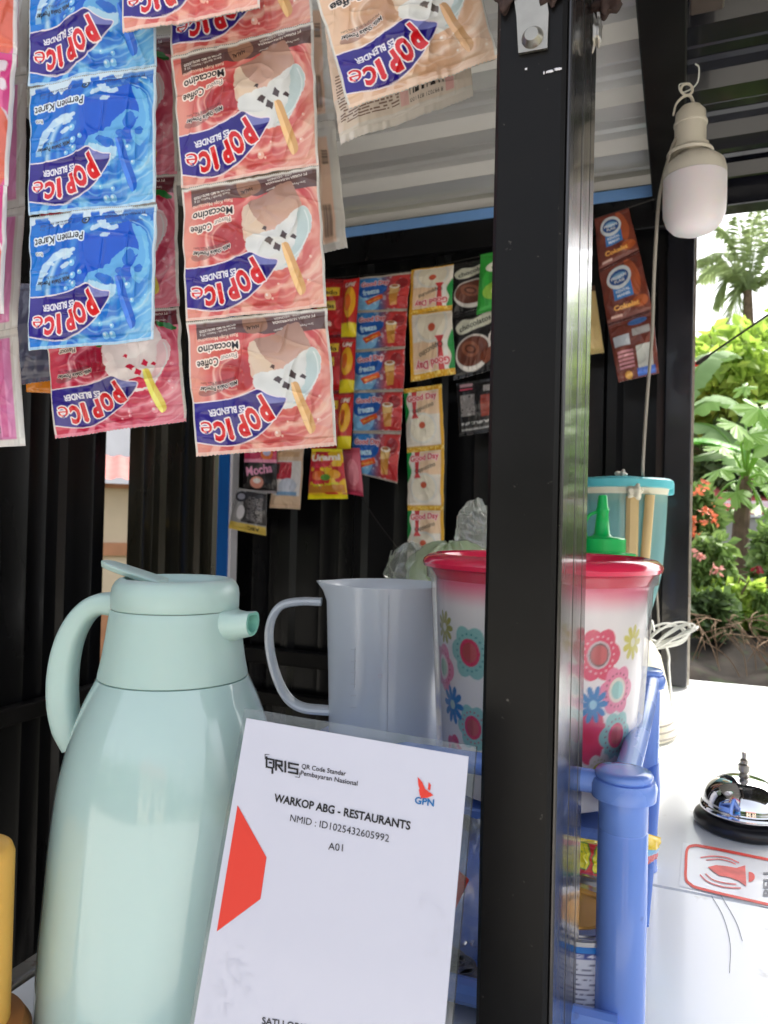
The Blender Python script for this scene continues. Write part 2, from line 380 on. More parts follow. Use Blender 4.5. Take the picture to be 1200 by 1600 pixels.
def pop_sachet(kind):
    c = Cv(100, 96, 5); X, Y = c.X, c.Y
    pal = {'blue': dict(a=(18, 110, 205), b=(8, 92, 200), l=(140, 205, 240), w=(205, 232, 245), top=(150, 205, 235), stick=(30, 95, 200)),
           'mocca': dict(a=(220, 122, 106), b=(196, 62, 68), l=(246, 196, 176), w=(248, 214, 198), top=(92, 72, 70), stick=(222, 172, 112)),
           'red': dict(a=(205, 40, 75), b=(180, 25, 60), l=(245, 160, 175), w=(250, 215, 220), top=(100, 40, 50), stick=(232, 212, 90)),
           'beige': dict(a=(226, 184, 150), b=(214, 165, 130), l=(242, 214, 190), w=(248, 230, 214), top=(150, 120, 100), stick=(205, 160, 115))}[kind]
    n1 = vnoise(X, Y, 9, 3); n2 = vnoise(X, Y, 4, 5); n3 = vnoise(X, Y, 22, 8)
    c.mix(.3+.7*n3, pal['a'], pal['b'])
    # soft vertical left band and swirling milk strands around the pop
    edge = {'mocca': (236, 172, 150), 'red': (215, 80, 100), 'blue': (25, 125, 215), 'beige': (232, 200, 172)}[kind]
    c.paint(smooth(22, 5, X)*smooth(0, 12, Y)*.75, edge)
    rr = np.hypot(X-62, (Y-40)*1.1)+5*n1
    c.paint(smooth(50, 100, X)*smooth(35, 85, Y)*(.35+.5*n3), pal['l'])
    sw = np.sin(rr*.42+n2*1.8)*.5+.5
    c.paint(smooth(.35, 1, sw)*smooth(26, 34, rr)*smooth(34, 60, X+.3*Y)*(.35+.6*vnoise(X, Y, 15, 44)), pal['l'])
    sw2 = np.sin(rr*.95+1+n2)*.5+.5
    c.paint(smooth(.8, 1, sw2)*smooth(30, 40, rr)*smooth(38, 60, X+.3*Y)*(.2+.7*vnoise(X, Y, 12, 45)), pal['w'])
    c.paint(smooth(.75, 1, np.sin(rr*.6+2.6+n2)*.5+.5)*smooth(30, 40, rr)*smooth(38, 60, X+.3*Y)*.6*vnoise(X, Y, 11, 46), pal['b'])
    lo = np.sin((X*.9+Y*.35+4*n1)*.45)*.5+.5
    c.paint(smooth(.5, .8, lo)*smooth(86, 91, Y)*smooth(60, 40, X)*.75, pal['l'])
    ar = np.hypot(X-46, (Y-56)); c.paint(smooth(4, 0, abs(ar-29-2*n1))*(X < 38)*(Y < 60)*(Y > 28)*.8, pal['w'])
    c.paint(smooth(3, 0, abs(ar-20-2*n1))*(X < 40)*(Y < 60)*(Y > 34)*.3, pal['w'])
    for _ in range(34):
        x, y = rng.uniform(20, 95), rng.uniform(28, 90); r = rng.choice([.8, 1.1, 1.6, 2.3])
        c.paint(c.ell(x, y, r), pal['l'], .85); c.paint(c.ell(x-.3*r, y-.3*r, r*.4), (255, 255, 255), .7)
    c.paint(smooth(86, 97, X)*.5, pal['l'])
    # top strip of small print
    if kind in ('mocca', 'red'):
        tm = (Y < 12.5+(X > 50)*3*np.sin((X-50)*.06)+3*n1) & (X > 7); c.paint(tm, pal['top'], .92)
        c.paint(c.poly([(40, 2), (54, 2), (57, 12), (44, 14)], True), (150, 110, 90) if kind == 'mocca' else (120, 40, 60))
        c.paint(c.text('HALAL', 47, 10, 2.6, 9, PI-.12, .03), (35, 25, 25))
    elif kind == 'blue':
        c.paint((vnoise(X, Y, 7, 21)*.6+vnoise(X, Y, 3, 22)*.4 > .52+.9*(Y/19-.35)) & (Y < 24), (206, 226, 240))
        c.paint((vnoise(X, Y, 10, 24) > .62) & (Y < 12), (20, 90, 190), .7)
        c.paint(c.ell(47, 9, 3.2)^c.ell(47, 9, 1.9), (40, 60, 80)); c.paint(c.ell(47, 9, 1.2), (40, 60, 80))
    tcol = (235, 225, 215) if kind in ('mocca', 'red') else (60, 60, 90)
    c.paint(c.text('PT FORISA NUSAPERSADA', 76, 6.5, 2.1, 30, PI-.10, .03), tcol)
    c.paint(c.text('Tangerang 15710 - INDONESIA', 76, 3.3, 1.6, 28, PI-.10, .0), tcol)
    c.paint(c.text('Saran Penyajian / Serving Suggestion', 76, 12.5, 1.5, 28, PI-.10, 0), tcol)
    c.paint(c.text('BPOM RI MD 867013220', 22, 7.5, 1.7, 26, PI-.10, .02), tcol)
    c.paint(c.text('Berat Bersih / Netto: 25 g', 22, 10.2, 1.6, 26, PI-.10, .0), tcol)
    if kind != 'blue':
        rb = np.hypot(X-33, (Y-42)*1.05)
        c.paint(smooth(17, 12, rb+2.5*n1), [int(v*.86) for v in pal['b']], .75); c.paint(smooth(1.6, 0, abs(rb-15-2*n1))*(Y > 32), pal['w'], .7); c.paint(smooth(1.2, 0, abs(rb-10-3*n1))*(X < 34), pal['l'], .6)
    # the pop: glossy block with milk splash
    wx, wy = c.X, c.Y; c.X = X+1.8*(vnoise(X, Y, 4.2, 61)-.5)+.8*(vnoise(X, Y, 1.5, 63)-.5); c.Y = Y+1.8*(vnoise(X, Y, 4.2, 62)-.5)+.8*(vnoise(X, Y, 1.5, 64)-.5)
    if kind == 'blue':
        c.paint(c.poly([(44, 19), (58, 22), (78, 12), (90, 24), (92, 42), (80, 54), (66, 62), (50, 56), (43, 38)], True), (10, 85, 205))
        c.paint(c.poly([(82, 14), (93, 22), (96, 42), (90, 56), (82, 48), (88, 32)], True), (120, 195, 238), .8)
        c.paint(c.poly([(44, 58), (50, 47), (62, 44), (76, 32), (88, 34), (76, 46), (78, 56), (64, 67), (50, 66)], True), (110, 185, 232), .85)
        c.paint(c.poly([(45, 60), (51, 52), (60, 55), (72, 56), (68, 66), (56, 68)], True), (185, 222, 242), .9)
        for (x, y, rx, ry) in ((63, 52, 8, 3), (81, 38, 4, 6), (76, 49, 6, 3), (88, 46, 3, 3)): c.paint(c.ell(x, y, rx, ry, .4), (20, 95, 205), .8)
        for (x, y, r) in ((18, 36, 2.2), (27, 31, 2.6), (33, 33, 3), (30, 39, 2.5), (36, 30, 2), (55, 15, 3), (61, 13, 4), (68, 16, 3), (62, 21, 2.4), (14, 43, 2)): c.paint(c.ell(x, y, r*1.4, r*.7, rng.uniform(-.6, .6)), (215, 235, 246), .85)
        c.paint((abs(np.hypot(X-30, (Y-54)*.9)-20-2*n1) < 1.6+1.4*n2) & (Y < 54) & (X < 34), (205, 230, 245), .85)
    else:
        blk = {'mocca': (176, 138, 122), 'red': (245, 222, 226), 'beige': (196, 186, 176)}[kind]
        sp = {'mocca': (214, 216, 214), 'red': (238, 225, 228), 'beige': (222, 222, 216)}[kind]
        B1 = c.poly([(45, 22), (53, 18), (62, 16), (72, 10), (80, 11), (87, 28), (80, 44), (60, 50), (46, 40)], True)
        c.paint(B1, blk); c.mix(smooth(8, 46, Y+.25*X-18), [v-14 for v in blk], [min(255, v+52) for v in blk], B1*.9)
        c.paint(c.poly([(43, 24), (48, 20), (52, 30), (60, 38), (58, 48), (50, 54), (45, 46)], True), (226, 204, 180) if kind != 'red' else (248, 236, 238), .9)
        F1 = c.poly([(57, 42), (66, 40), (78, 32), (88, 28), (92, 34), (90, 48), (82, 60), (74, 68), (62, 68), (52, 60), (46, 54), (46, 44)], True)
        c.paint(F1, sp); c.mix(vnoise(X, Y, 7, 31), sp, (250, 250, 248), F1*.6)
        c.paint(c.poly([(84, 30), (91, 31), (90, 46), (80, 60), (72, 66), (80, 50)], True), (176, 205, 208) if kind != 'red' else (240, 190, 200), .6)
        c.paint((abs(np.hypot(X-66, Y-40)-24) < .5) & (X > 72) & (Y > 30), (235, 242, 242), .7)
        dk = {'mocca': (78, 64, 66), 'red': (214, 30, 70), 'beige': (105, 95, 90)}[kind]
        for (x, y, r, a) in ((62, 48, 2.9, .2), (67.5, 53, 2.8, .7), (72, 46, 3.0, -.4), (79, 47, 2.2, .3), (59, 39, 1.9, .5)): c.paint(c.poly([(x-r, y), (x-r*.2, y-r*1.2), (x+r, y-r*.3), (x+r*.5, y+r)]), dk)
        if kind == 'red':
            for (x, y, q) in ((38, 20, .9), (44, 26, -.5), (90, 16, .4), (50, 18, .2)): c.paint(c.ell(x, y, 7, 2.4, q), (30, 120, 50))
            c.paint(c.poly([(60, 62), (68, 57), (76, 62), (70, 67)], True), (222, 40, 80))
    c.X, c.Y = wx, wy
    # stick
    c.paint(c.poly([(71, 53), (75.5, 51), (80, 64), (86, 82), (81, 86), (75, 70)], True), pal['stick'])
    c.paint(c.poly([(71, 53), (72.5, 52), (78.5, 70), (83, 84), (81, 86), (75, 70)], True), [min(255, v+40) for v in pal['stick']])
    # navy swoosh with lettering upside down
    band = c.poly([(-10, 59), (0, 59), (14, 59.5), (28, 59), (40, 56.5), (48, 54), (54, 57.5), (60, 60), (67, 62), (61, 71), (53, 79), (43, 86), (30, 90), (16, 89.5), (0, 86), (-10, 85)], True)
    c.paint(c.dil(band, .9), (240, 228, 236)); c.mix(X/60, (52, 40, 140), (32, 18, 118), band)
    c.paint(c.ell(58, 60, 9.5, 6, .2) & band & (Y < 64), (150, 160, 215), .75)
    c.inked(c.text('ES BLENDER', 25, 66.8, 4.4, 26, PI-.05, .03, arc=.0), (238, 236, 246))
    for (ch, x, y, h, w_, r) in (('P', 51, 67.6, 17, 7.4, PI-.46), ('O', 42.8, 73.6, 14, 8.6, PI-.38), ('P', 35, 78.2, 13.5, 6.8, PI-.28),
                                 ('i', 26, 80.2, 14, 3.4, PI-.14), ('C', 18.6, 80.3, 12, 7.6, PI-.02), ('e', 9.2, 78.8, 12, 7.4, PI+.08)):
        m = c.text(ch, x, y, h, w_*(1.12 if ch == 'e' else 1), r, .0 if ch == 'e' else .05)
        c.paint(c.dil(m, .95 if ch != 'e' else .8), (252, 242, 244)); c.paint(c.dil(m, .2) if ch != 'e' else m, (214, 26, 36))
        if ch == 'e': c.paint(c.ell(x-.1, y+1.5, 1.5, 1.0), (40, 24, 128)); c.paint(np.roll(np.roll(m, 2, 0), 2, 1) & m & (vnoise(X, Y, 2.5, 4) > .78), (250, 140, 130))
    # flavour lettering, black with pale halo
    ko = (20, 18, 22); ki = (250, 232, 220)
    if kind == 'mocca':
        c.inked(c.text('Moccacino', 22, 21.5, 5.6, 29, PI-.03, .025, arc=.5), ko, ki, 1.0)
        c.inked(c.text('Coffee', 14, 32, 5.4, 15, PI-.1, .02, arc=-.3), ko, ki, 1.0); c.inked(c.text('Flavour', 29, 29, 3.8, 12, PI-.12, .0), ko, ki, .8)
        c.paint(c.text('Rasa Kopi Moccacino', 22, 14.8, 2.6, 29, PI-.03, .02), (235, 200, 180))
    elif kind == 'blue':
        c.inked(c.text('Permen Karet', 26, 20, 5.6, 40, PI-.0, .02, arc=.8), ko, (225, 238, 250), 1.0)
        c.inked(c.text('Rasa', 9, 29, 2.2, 5, PI, .0), ko, (225, 238, 250), .6)
    elif kind == 'red':
        c.inked(c.text('Strawberry', 22, 21, 5.4, 30, PI-.03, .02), ko, ki, 1.0); c.inked(c.text('Flavour', 16, 30, 3.8, 13, PI-.05, .02), ko, ki, .9)
    else:
        c.inked(c.text('Coffee', 18, 26, 6, 22, PI-.1, .03), ko, ki, 1.0)
    c.paint(c.poly([(6, 53), (9, 49), (20, 46), (33, 46), (35, 48.5), (24, 52), (12, 55)], True), (120, 84, 80) if kind != 'blue' else (90, 150, 205), .5)
    c.inked(c.text('Milk Shake Powder', 21, 50, 3.2, 27, PI-.06, .035, arc=-1.4), (28, 22, 24), (240, 225, 215) if kind != 'blue' else None, .35)
    c.paint(c.text('Minuman Serbuk Rasa Susu', 21, 46, 1.8, 25, PI-.06, .0, arc=-1.0), (40, 30, 30))
    # heat-seal borders, perforation
    bw = (222, 218, 210) if kind != 'blue' else (205, 226, 240)
    c.paint((X < 1.6) | (X > 98), bw); c.paint(Y < 2.2, bw); c.paint((Y < 3.0) & (Y > 2.0) & (X > 0), bw, .5)
    if kind in ('beige',): pass
    c.paint((Y < .9) & ((X*.7) % 1 < .55), (120, 110, 105)); c.paint((Y > 93.8), (244, 214, 200) if kind == 'mocca' else (bw if kind == 'blue' else pal['l']), .8)
    c.paint((abs((X*.85) % 1-.5) < .16) & (Y > 88), [v*.8+40 for v in pal['a']], .18)
    return c
def back_sachet(kind):
    c = Cv(100, 96, 4, (214, 210, 204)); X, Y = c.X, c.Y
    if kind == 'pink':
        c.paint((X < 86) & (Y > 8) & (Y < 90), (222, 140, 188)); c.paint(c.ell(40, 40, 18, 30, .3), (240, 190, 220), .7)
        c.paint((X > 20) & (X < 26) & (Y > 20) & (Y < 80), (200, 60, 130)); c.paint(c.text('POWDER DRINK', 52, 50, 3, 40, PI/2, .02), (90, 50, 80))
        c.paint(c.rect(50, 78, 62, 90) & ((Y*1.3) % 1 < .5), (60, 50, 60)); c.paint(c.rect(90, 8, 100, 94), (226, 226, 222)); c.paint(c.rect(64, 10, 74, 88), (196, 70, 130), .6)
    elif kind == 'magenta':
        c.mix(vnoise(X, Y, 14, 3), (205, 40, 120), (236, 120, 170)); c.paint(vnoise(X, Y, 9, 7) > .66, (240, 226, 235)); c.paint(c.ell(84, 70, 16, 30), (226, 110, 90)); c.paint(X > 96, (225, 220, 220))
    elif kind == 'barcode':
        c.paint(Y > 2, (222, 206, 190)); c.paint(c.rect(0, 8, 100, 62), (238, 198, 168), .45)
        for k in range(17): c.paint(c.rect(3, 44+k*2.4, 46, 45.2+k*2.4) & (vnoise(X, Y*0+k*7, 1.4, k) > .3), (110, 80, 66), .8)
        c.paint(c.rect(47, 56, 53, 86), (225, 150, 150), .5); c.paint(c.rect(80, 56, 86, 86), (225, 150, 150), .6)
        c.paint(c.rect(54, 58, 79, 80) & (vnoise(X*1.0, Y*0, .9, 33) > .5), (40, 34, 34)); c.paint(c.text('8 997021 871103', 66, 84, 2.6, 24, PI, .0), (60, 50, 50))
        c.paint(Y > 88, (216, 208, 198))
    elif kind == 'beigeback':
        c.paint((X < 92) & (Y > 12) & (Y < 90), (226, 190, 166)); c.paint(c.ell(60, 50, 24, 34, .2), (236, 214, 196), .8)
        c.paint(c.rect(70, 24, 77, 34) & ((Y*1.2) % 1 < .6), (40, 36, 36)); c.paint(c.rect(66, 66, 76, 84) & ((X*1.1) % 1 < .55), (40, 36, 36)); c.paint(c.rect(79, 46, 80.2, 84), (190, 110, 90))
        c.paint(c.text('SD 210', 72, 40, 2.5, 12, PI/2, 0), (60, 50, 50)); c.paint(c.rect(83, 62, 90, 86) & ((X*1.1) % 1 < .55), (40, 36, 36)); c.paint(c.rect(86, 22, 91, 34) & ((Y*1.2) % 1 < .6), (40, 36, 36)); c.paint(X > 94, (218, 214, 206))
    elif kind == 'navyback':
        c.paint(Y > 0, (74, 74, 96)); c.paint((Y < 30) & ((Y*.6) % 1 < .5) & (vnoise(X, Y, 1.2, 4) > .35), (130, 132, 150), .5); c.paint(c.rect(0, 40, 100, 58), (120, 118, 132), .6); c.paint(c.rect(0, 75, 100, 80), (140, 140, 150), .5)
    c.paint((Y < .8) & ((X*.7) % 1 < .55), (140, 130, 125))
    return c
def small_print(kind):
    if kind == 'freeze':          # upright, wide
        c = Cv(80, 62, 4); X, Y = c.X, c.Y
        c.mix(smooth(25, 60, X), (50, 130, 205), (205, 60, 60)); c.paint(c.ell(12, 44, 26, 20), (150, 205, 240), .8); c.paint(vnoise(X, Y, 5, 2) > .75, (220, 240, 250), .5)
        c.paint(c.ell(68, 18, 9, 9), (150, 25, 35)); c.paint(c.ell(70, 50, 14, 10), (190, 40, 45)); c.paint(c.poly([(4, 22), (44, 19), (40, 34), (8, 38)], True), (25, 95, 185))
        c.inked(c.text('Good Day', 27, 14.5, 7, 43, -.06, .03), (205, 55, 80), (245, 225, 230), 1.0)
        c.paint(c.text('freeze', 22, 29, 9, 26, -.12, .04), (190, 225, 245)); c.paint(c.poly([(12, 44), (40, 35), (44, 42), (18, 52)]), (235, 90, 30)); c.paint(c.text('Mocafrio', 28, 44, 3.4, 20, -.3, .02), (250, 190, 90))
        c.paint(c.poly([(50, 24), (66, 22), (64, 54), (54, 55)]), (206, 140, 60)); c.paint(c.poly([(51, 26), (65, 24), (64.5, 34), (52, 36)]), (232, 190, 120)); c.paint(c.ell(58, 23, 8, 3.5), (235, 225, 210)); c.paint(c.ell(58, 22, 5, 2), (170, 110, 60))
        c.paint(Y < 3.5, (190, 178, 165)); c.paint(Y > 60, (170, 160, 150)); c.paint((Y < 4) & ((X*1.1) % 1 < .4), (150, 140, 130), .6)
    elif kind in ('capp', 'capp_gold'):
        c = Cv(60, 84 if kind == 'capp' else 72, 4, (236, 226, 214)); X, Y = c.X, c.Y; H = c.H; f = (H, 1) if kind == 'capp' else (H, 0)
        yy = Y if kind == 'capp' else H-Y; xx = X if kind == 'capp' else c.Wd-X; c0X, c0Y = c.X, c.Y
        g = (226, 168, 34); c.X, c.Y = xx, yy
        c.paint(c.rect(22, 8, 56, 40), (240, 200, 160), .8)
        c.paint(c.ell(28, 58, 22, 21), (226, 222, 214)); c.paint(c.ell(28, 58, 19, 18), (236, 226, 206)); c.paint(c.ell(28, 54, 5, 4.5), (205, 90, 60))
        c.paint(c.poly([(0, 8), (8, 8), (4, 20), (8, 34), (3, 46), (0, 46)], True), (30, 150, 70)); c.paint(c.poly([(13, 6), (21, 6), (20, 38), (24, 44), (12, 44), (15, 38)]), (210, 60, 66)); c.paint(c.rect(8, 8, 13, 40), (240, 238, 232))
        if kind == 'capp':
            c.X, c.Y = c0X, c0Y
            c.inked(c.text('Good Day', 29, 15, 8, 46, -.06, .03), (215, 50, 70), (250, 225, 225), 1); c.paint(c.text('Cappuccino', 30, 30, 6, 34, -.3, .02), (60, 50, 50))
        else:
            c.X, c.Y = c0X, c0Y
            c.inked(c.text('Good Day', 31, H-15, 8, 46, PI-.06, .03), (215, 50, 70), (250, 225, 225), 1); c.paint(c.text('Cappuccino', 30, H-30, 6, 34, PI-.3, .02), (60, 50, 50))
        c.paint(yy < 7, g); c.paint(yy > H-2, g); c.paint(xx > 55, g); c.paint((yy < 7) & (vnoise(X, Y, 2, 3) > .6), (250, 215, 110))
    elif kind == 'choc':
        c = Cv(66, 80, 4, (26, 24, 26)); X, Y = c.X, c.Y
        c.inked(c.poly([(6, 18), (16, 10), (32, 12), (48, 6), (62, 8), (58, 20), (40, 24), (14, 28)], True), (222, 222, 205)); c.paint(c.text('chocolatos', 34, 17, 7, 46, -.2, .02), (30, 50, 40))
        c.paint(c.ell(32, 53, 27, 22), (226, 220, 214)); c.paint(c.ell(31, 51, 24, 18), (110, 60, 46)); c.paint(c.ell(28, 48, 14, 9, .4), (150, 92, 70)); c.paint(c.ell(28, 48, 9, 5, .4)^c.ell(28, 48, 6, 3, .4), (90, 45, 34)); c.paint(c.poly([(44, 58), (62, 50), (64, 62), (50, 70)], True), (120, 55, 30)); c.paint(c.ell(60, 40, 6, 9)^c.ell(60, 40, 3, 6), (225, 220, 214))
    elif kind == 'chocback':
        c = Cv(66, 86, 4, (24, 22, 26)); X, Y = c.X, c.Y
        c.paint(c.rect(6, 22, 30, 56) & (vnoise(X, Y, 2, 1) > .2), (150, 145, 145)); c.paint(c.rect(40, 26, 66, 60), (140, 52, 38)); c.paint(c.rect(44, 10, 60, 20) & ((X*.7) % 1 < .5), (210, 205, 205)); c.paint(c.rect(6, 4, 26, 9), (190, 150, 160)); c.paint(c.rect(6, 12, 26, 14), (220, 80, 110)); c.paint(c.rect(6, 66, 60, 70) & (vnoise(X, Y, 2, 9) > .4), (180, 180, 180)); c.paint(c.rect(6, 76, 60, 79), (150, 150, 150))
    elif kind == 'green':
        c = Cv(30, 90, 4, (50, 165, 60)); c.paint(c.ell(22, 24, 14, 8), (235, 235, 220)); c.paint(c.ell(24, 60, 18, 14), (150, 200, 70)); c.paint(c.ell(26, 60, 10, 8), (220, 226, 150)); c.paint(c.text('es', 20, 24, 5, 10, 0, .03), (30, 120, 40))
    elif kind == 'abc':
        c = Cv(56, 72, 4, (150, 148, 150)); X, Y = c.X, c.Y; c.paint(c.rect(18, 4, 56, 56), (50, 46, 50)); c.paint(c.rect(26, 12, 50, 52) & ((Y*.35) % 1 < .5) & (vnoise(X, Y, 2, 4) > .3), (150, 146, 148)); c.paint(c.ell(12, 14, 11, 9), (40, 40, 48)); c.paint(c.ell(12, 14, 7, 5), (150, 150, 165)); c.paint(Y > 58, (212, 182, 84)); c.paint(c.text('ABC', 38, 64.5, 5.5, 18, PI, .03), (40, 34, 30)); c.paint(c.ell(16, 40, 6, 12), (210, 205, 210))
    elif kind == 'mochapink':
        c = Cv(50, 60, 4, (205, 50, 95)); X, Y = c.X, c.Y; c.paint(Y > 24, (26, 20, 24)); c.paint(c.ell(14, 8, 10, 6), (240, 190, 205)); c.paint(c.ell(36, 14, 9, 8), (230, 120, 60)); c.paint(c.ell(36, 13, 6, 4), (190, 190, 225)); c.paint(c.rect(0, 21, 50, 25), (235, 150, 180)); c.paint(c.text('Mocha', 25, 33, 10, 38, -.15, .03), (236, 160, 195)); c.paint(c.ell(22, 48, 10, 7), (225, 150, 130)); c.paint(c.ell(22, 46, 6, 3), (240, 230, 225)); c.paint(Y > 57, (160, 150, 155))
    elif kind == 'beigered':
        c = Cv(46, 92, 4, (222, 190, 160)); X, Y = c.X, c.Y; c.paint(c.rect(4, 20, 44, 72), (226, 220, 220)); c.paint(c.rect(4, 22, 30, 48), (190, 40, 60)); c.paint(c.rect(6, 24, 12, 40), (70, 40, 40)); c.paint(c.ell(26, 58, 13, 12), (200, 205, 220)); c.paint(c.rect(10, 66, 40, 72), (120, 160, 200)); c.paint(c.rect(6, 6, 40, 14), (214, 170, 128))
    elif kind == 'gemas':
        c = Cv(58, 78, 4, (205, 40, 50)); X, Y = c.X, c.Y; c.paint(vnoise(X, Y, 8, 5) > .55, (238, 190, 40)); c.paint(c.text('Urami', 29, 14, 9, 50, -.06, .05), (250, 235, 225)); c.paint(c.text('GEMAS', 24, 27, 6, 36, 0, .03), (220, 60, 90)); c.paint(c.ell(18, 42, 10, 7), (225, 110, 40)); c.paint(c.ell(44, 40, 9, 7), (240, 170, 50)); c.paint(c.ell(30, 45, 8, 5), (100, 160, 60)); c.paint(c.rect(2, 56, 56, 68), (200, 130, 40)); c.paint(c.text('Rasa Jagung', 30, 55, 3.5, 38, -.12, .03), (210, 220, 40)); c.paint(Y > 71, (245, 225, 20)); c.paint((Y < 5), (236, 220, 40))
    elif kind == 'snackred':
        c = Cv(60, 66, 4, (190, 26, 34)); X, Y = c.X, c.Y; c.paint(c.rect(4, 12, 44, 22), (245, 205, 60)); c.paint(c.text('Balado', 24, 17, 5, 34, .08, .03), (60, 30, 20)); c.paint(c.rect(10, 28, 38, 38), (240, 215, 90)); c.paint(c.text('pedas', 24, 33, 5, 24, .08, .03), (60, 30, 20)); c.paint(c.ell(46, 50, 12, 12), (220, 40, 50)); c.paint(c.text('mie', 20, 52, 7, 20, 0, .03), (250, 230, 220)); c.paint(Y < 4, (120, 15, 25))
    elif kind == 'snackyellow':
        c = Cv(44, 86, 4, (190, 30, 30)); X, Y = c.X, c.Y; c.paint(c.ell(26, 36, 15, 22), (228, 165, 30)); c.paint(c.ell(22, 36, 9, 12), (214, 100, 30)); c.paint(c.rect(0, 64, 44, 84), (226, 206, 30)); c.paint(c.text('UMI', 22, 9, 8, 26, 0, .03), (245, 230, 225)); c.paint(Y > 82, (140, 30, 30))
    elif kind == 'pinkpouch':
        c = Cv(40, 50, 3, (205, 90, 110)); c.paint(c.ell(24, 26, 12, 14), (225, 130, 145)); c.paint(c.rect(0, 44, 40, 50), (190, 60, 90))
    elif kind in ('ff', 'ffback'):
        c = Cv(56, 76, 4, (118, 56, 44)); X, Y = c.X, c.Y
        c.mix(vnoise(X, Y, 12, 4), (128, 62, 46), (104, 46, 38))
        if kind == 'ff':
            c.paint(c.poly([(34, 2), (44, 8), (50, 30), (44, 50), (36, 40)], True), (190, 95, 55), .8)
            c.paint(c.rect(14, 28, 38, 48), (60, 125, 195)); c.paint(c.ell(24, 20, 16, 15), (216, 222, 230)); c.paint(c.ell(24, 20, 12.5, 10), (35, 80, 150)); c.paint(c.ell(24, 18, 9, 4), (130, 180, 220))
            c.paint(c.text('FRISIAN', 24, 19, 3.6, 20, 0, .03), (240, 240, 245)); c.paint(c.text('FLAG', 24, 24.5, 3.6, 13, 0, .03), (240, 240, 245)); c.paint(c.text('KENTAL', 26, 38, 3.2, 18, 0, .03), (235, 240, 250)); c.paint(c.text('MANIS', 26, 43.5, 3.2, 16, 0, .03), (235, 240, 250))
            c.paint(c.ell(44, 58, 10, 7), (176, 86, 40)); c.paint(c.text('Cokelat', 27, 58, 6, 32, .04, .04), (240, 175, 90)); c.paint(c.rect(6, 66, 20, 69), (210, 170, 160)); c.paint(Y < 2, (90, 36, 30)); c.paint(Y > 72, (80, 32, 28))
        else:
            c.paint(c.ell(36, 6, 12, 4), (70, 120, 190)); c.paint(c.rect(4, 18, 24, 32), (190, 195, 205)); c.paint(c.rect(28, 14, 50, 23), (170, 165, 165)); c.paint(c.rect(30, 36, 50, 64), (200, 200, 195))
            for k in range(5): c.paint(c.rect(6, 38+k*5, 26, 41+k*5), (205, 140, 150))
            c.paint(c.ell(16, 70, 5), (220, 165, 80)); c.paint(c.rect(28, 64, 52, 74), (70, 110, 200))
    elif kind == 'beige':
        c = Cv(30, 90, 3, (206, 178, 120)); c.paint(c.rect(0, 0, 12, 90), (180, 150, 110)); c.paint(c.Y > 82, (190, 165, 100)); c.paint(c.Y < 8, (90, 60, 40))
    elif kind == 'gmix':
        c = Cv(60, 24, 3, (120, 190, 70)); c.paint(c.Y > 14, (235, 140, 40))
    return c
_art = {}
def art(k):
    if k not in _art:
        _art[k] = pop_sachet(k[4:]) if k.startswith('pop_') else (back_sachet(k[5:]) if k.startswith('back_') else small_print(k))
    return _art[k]

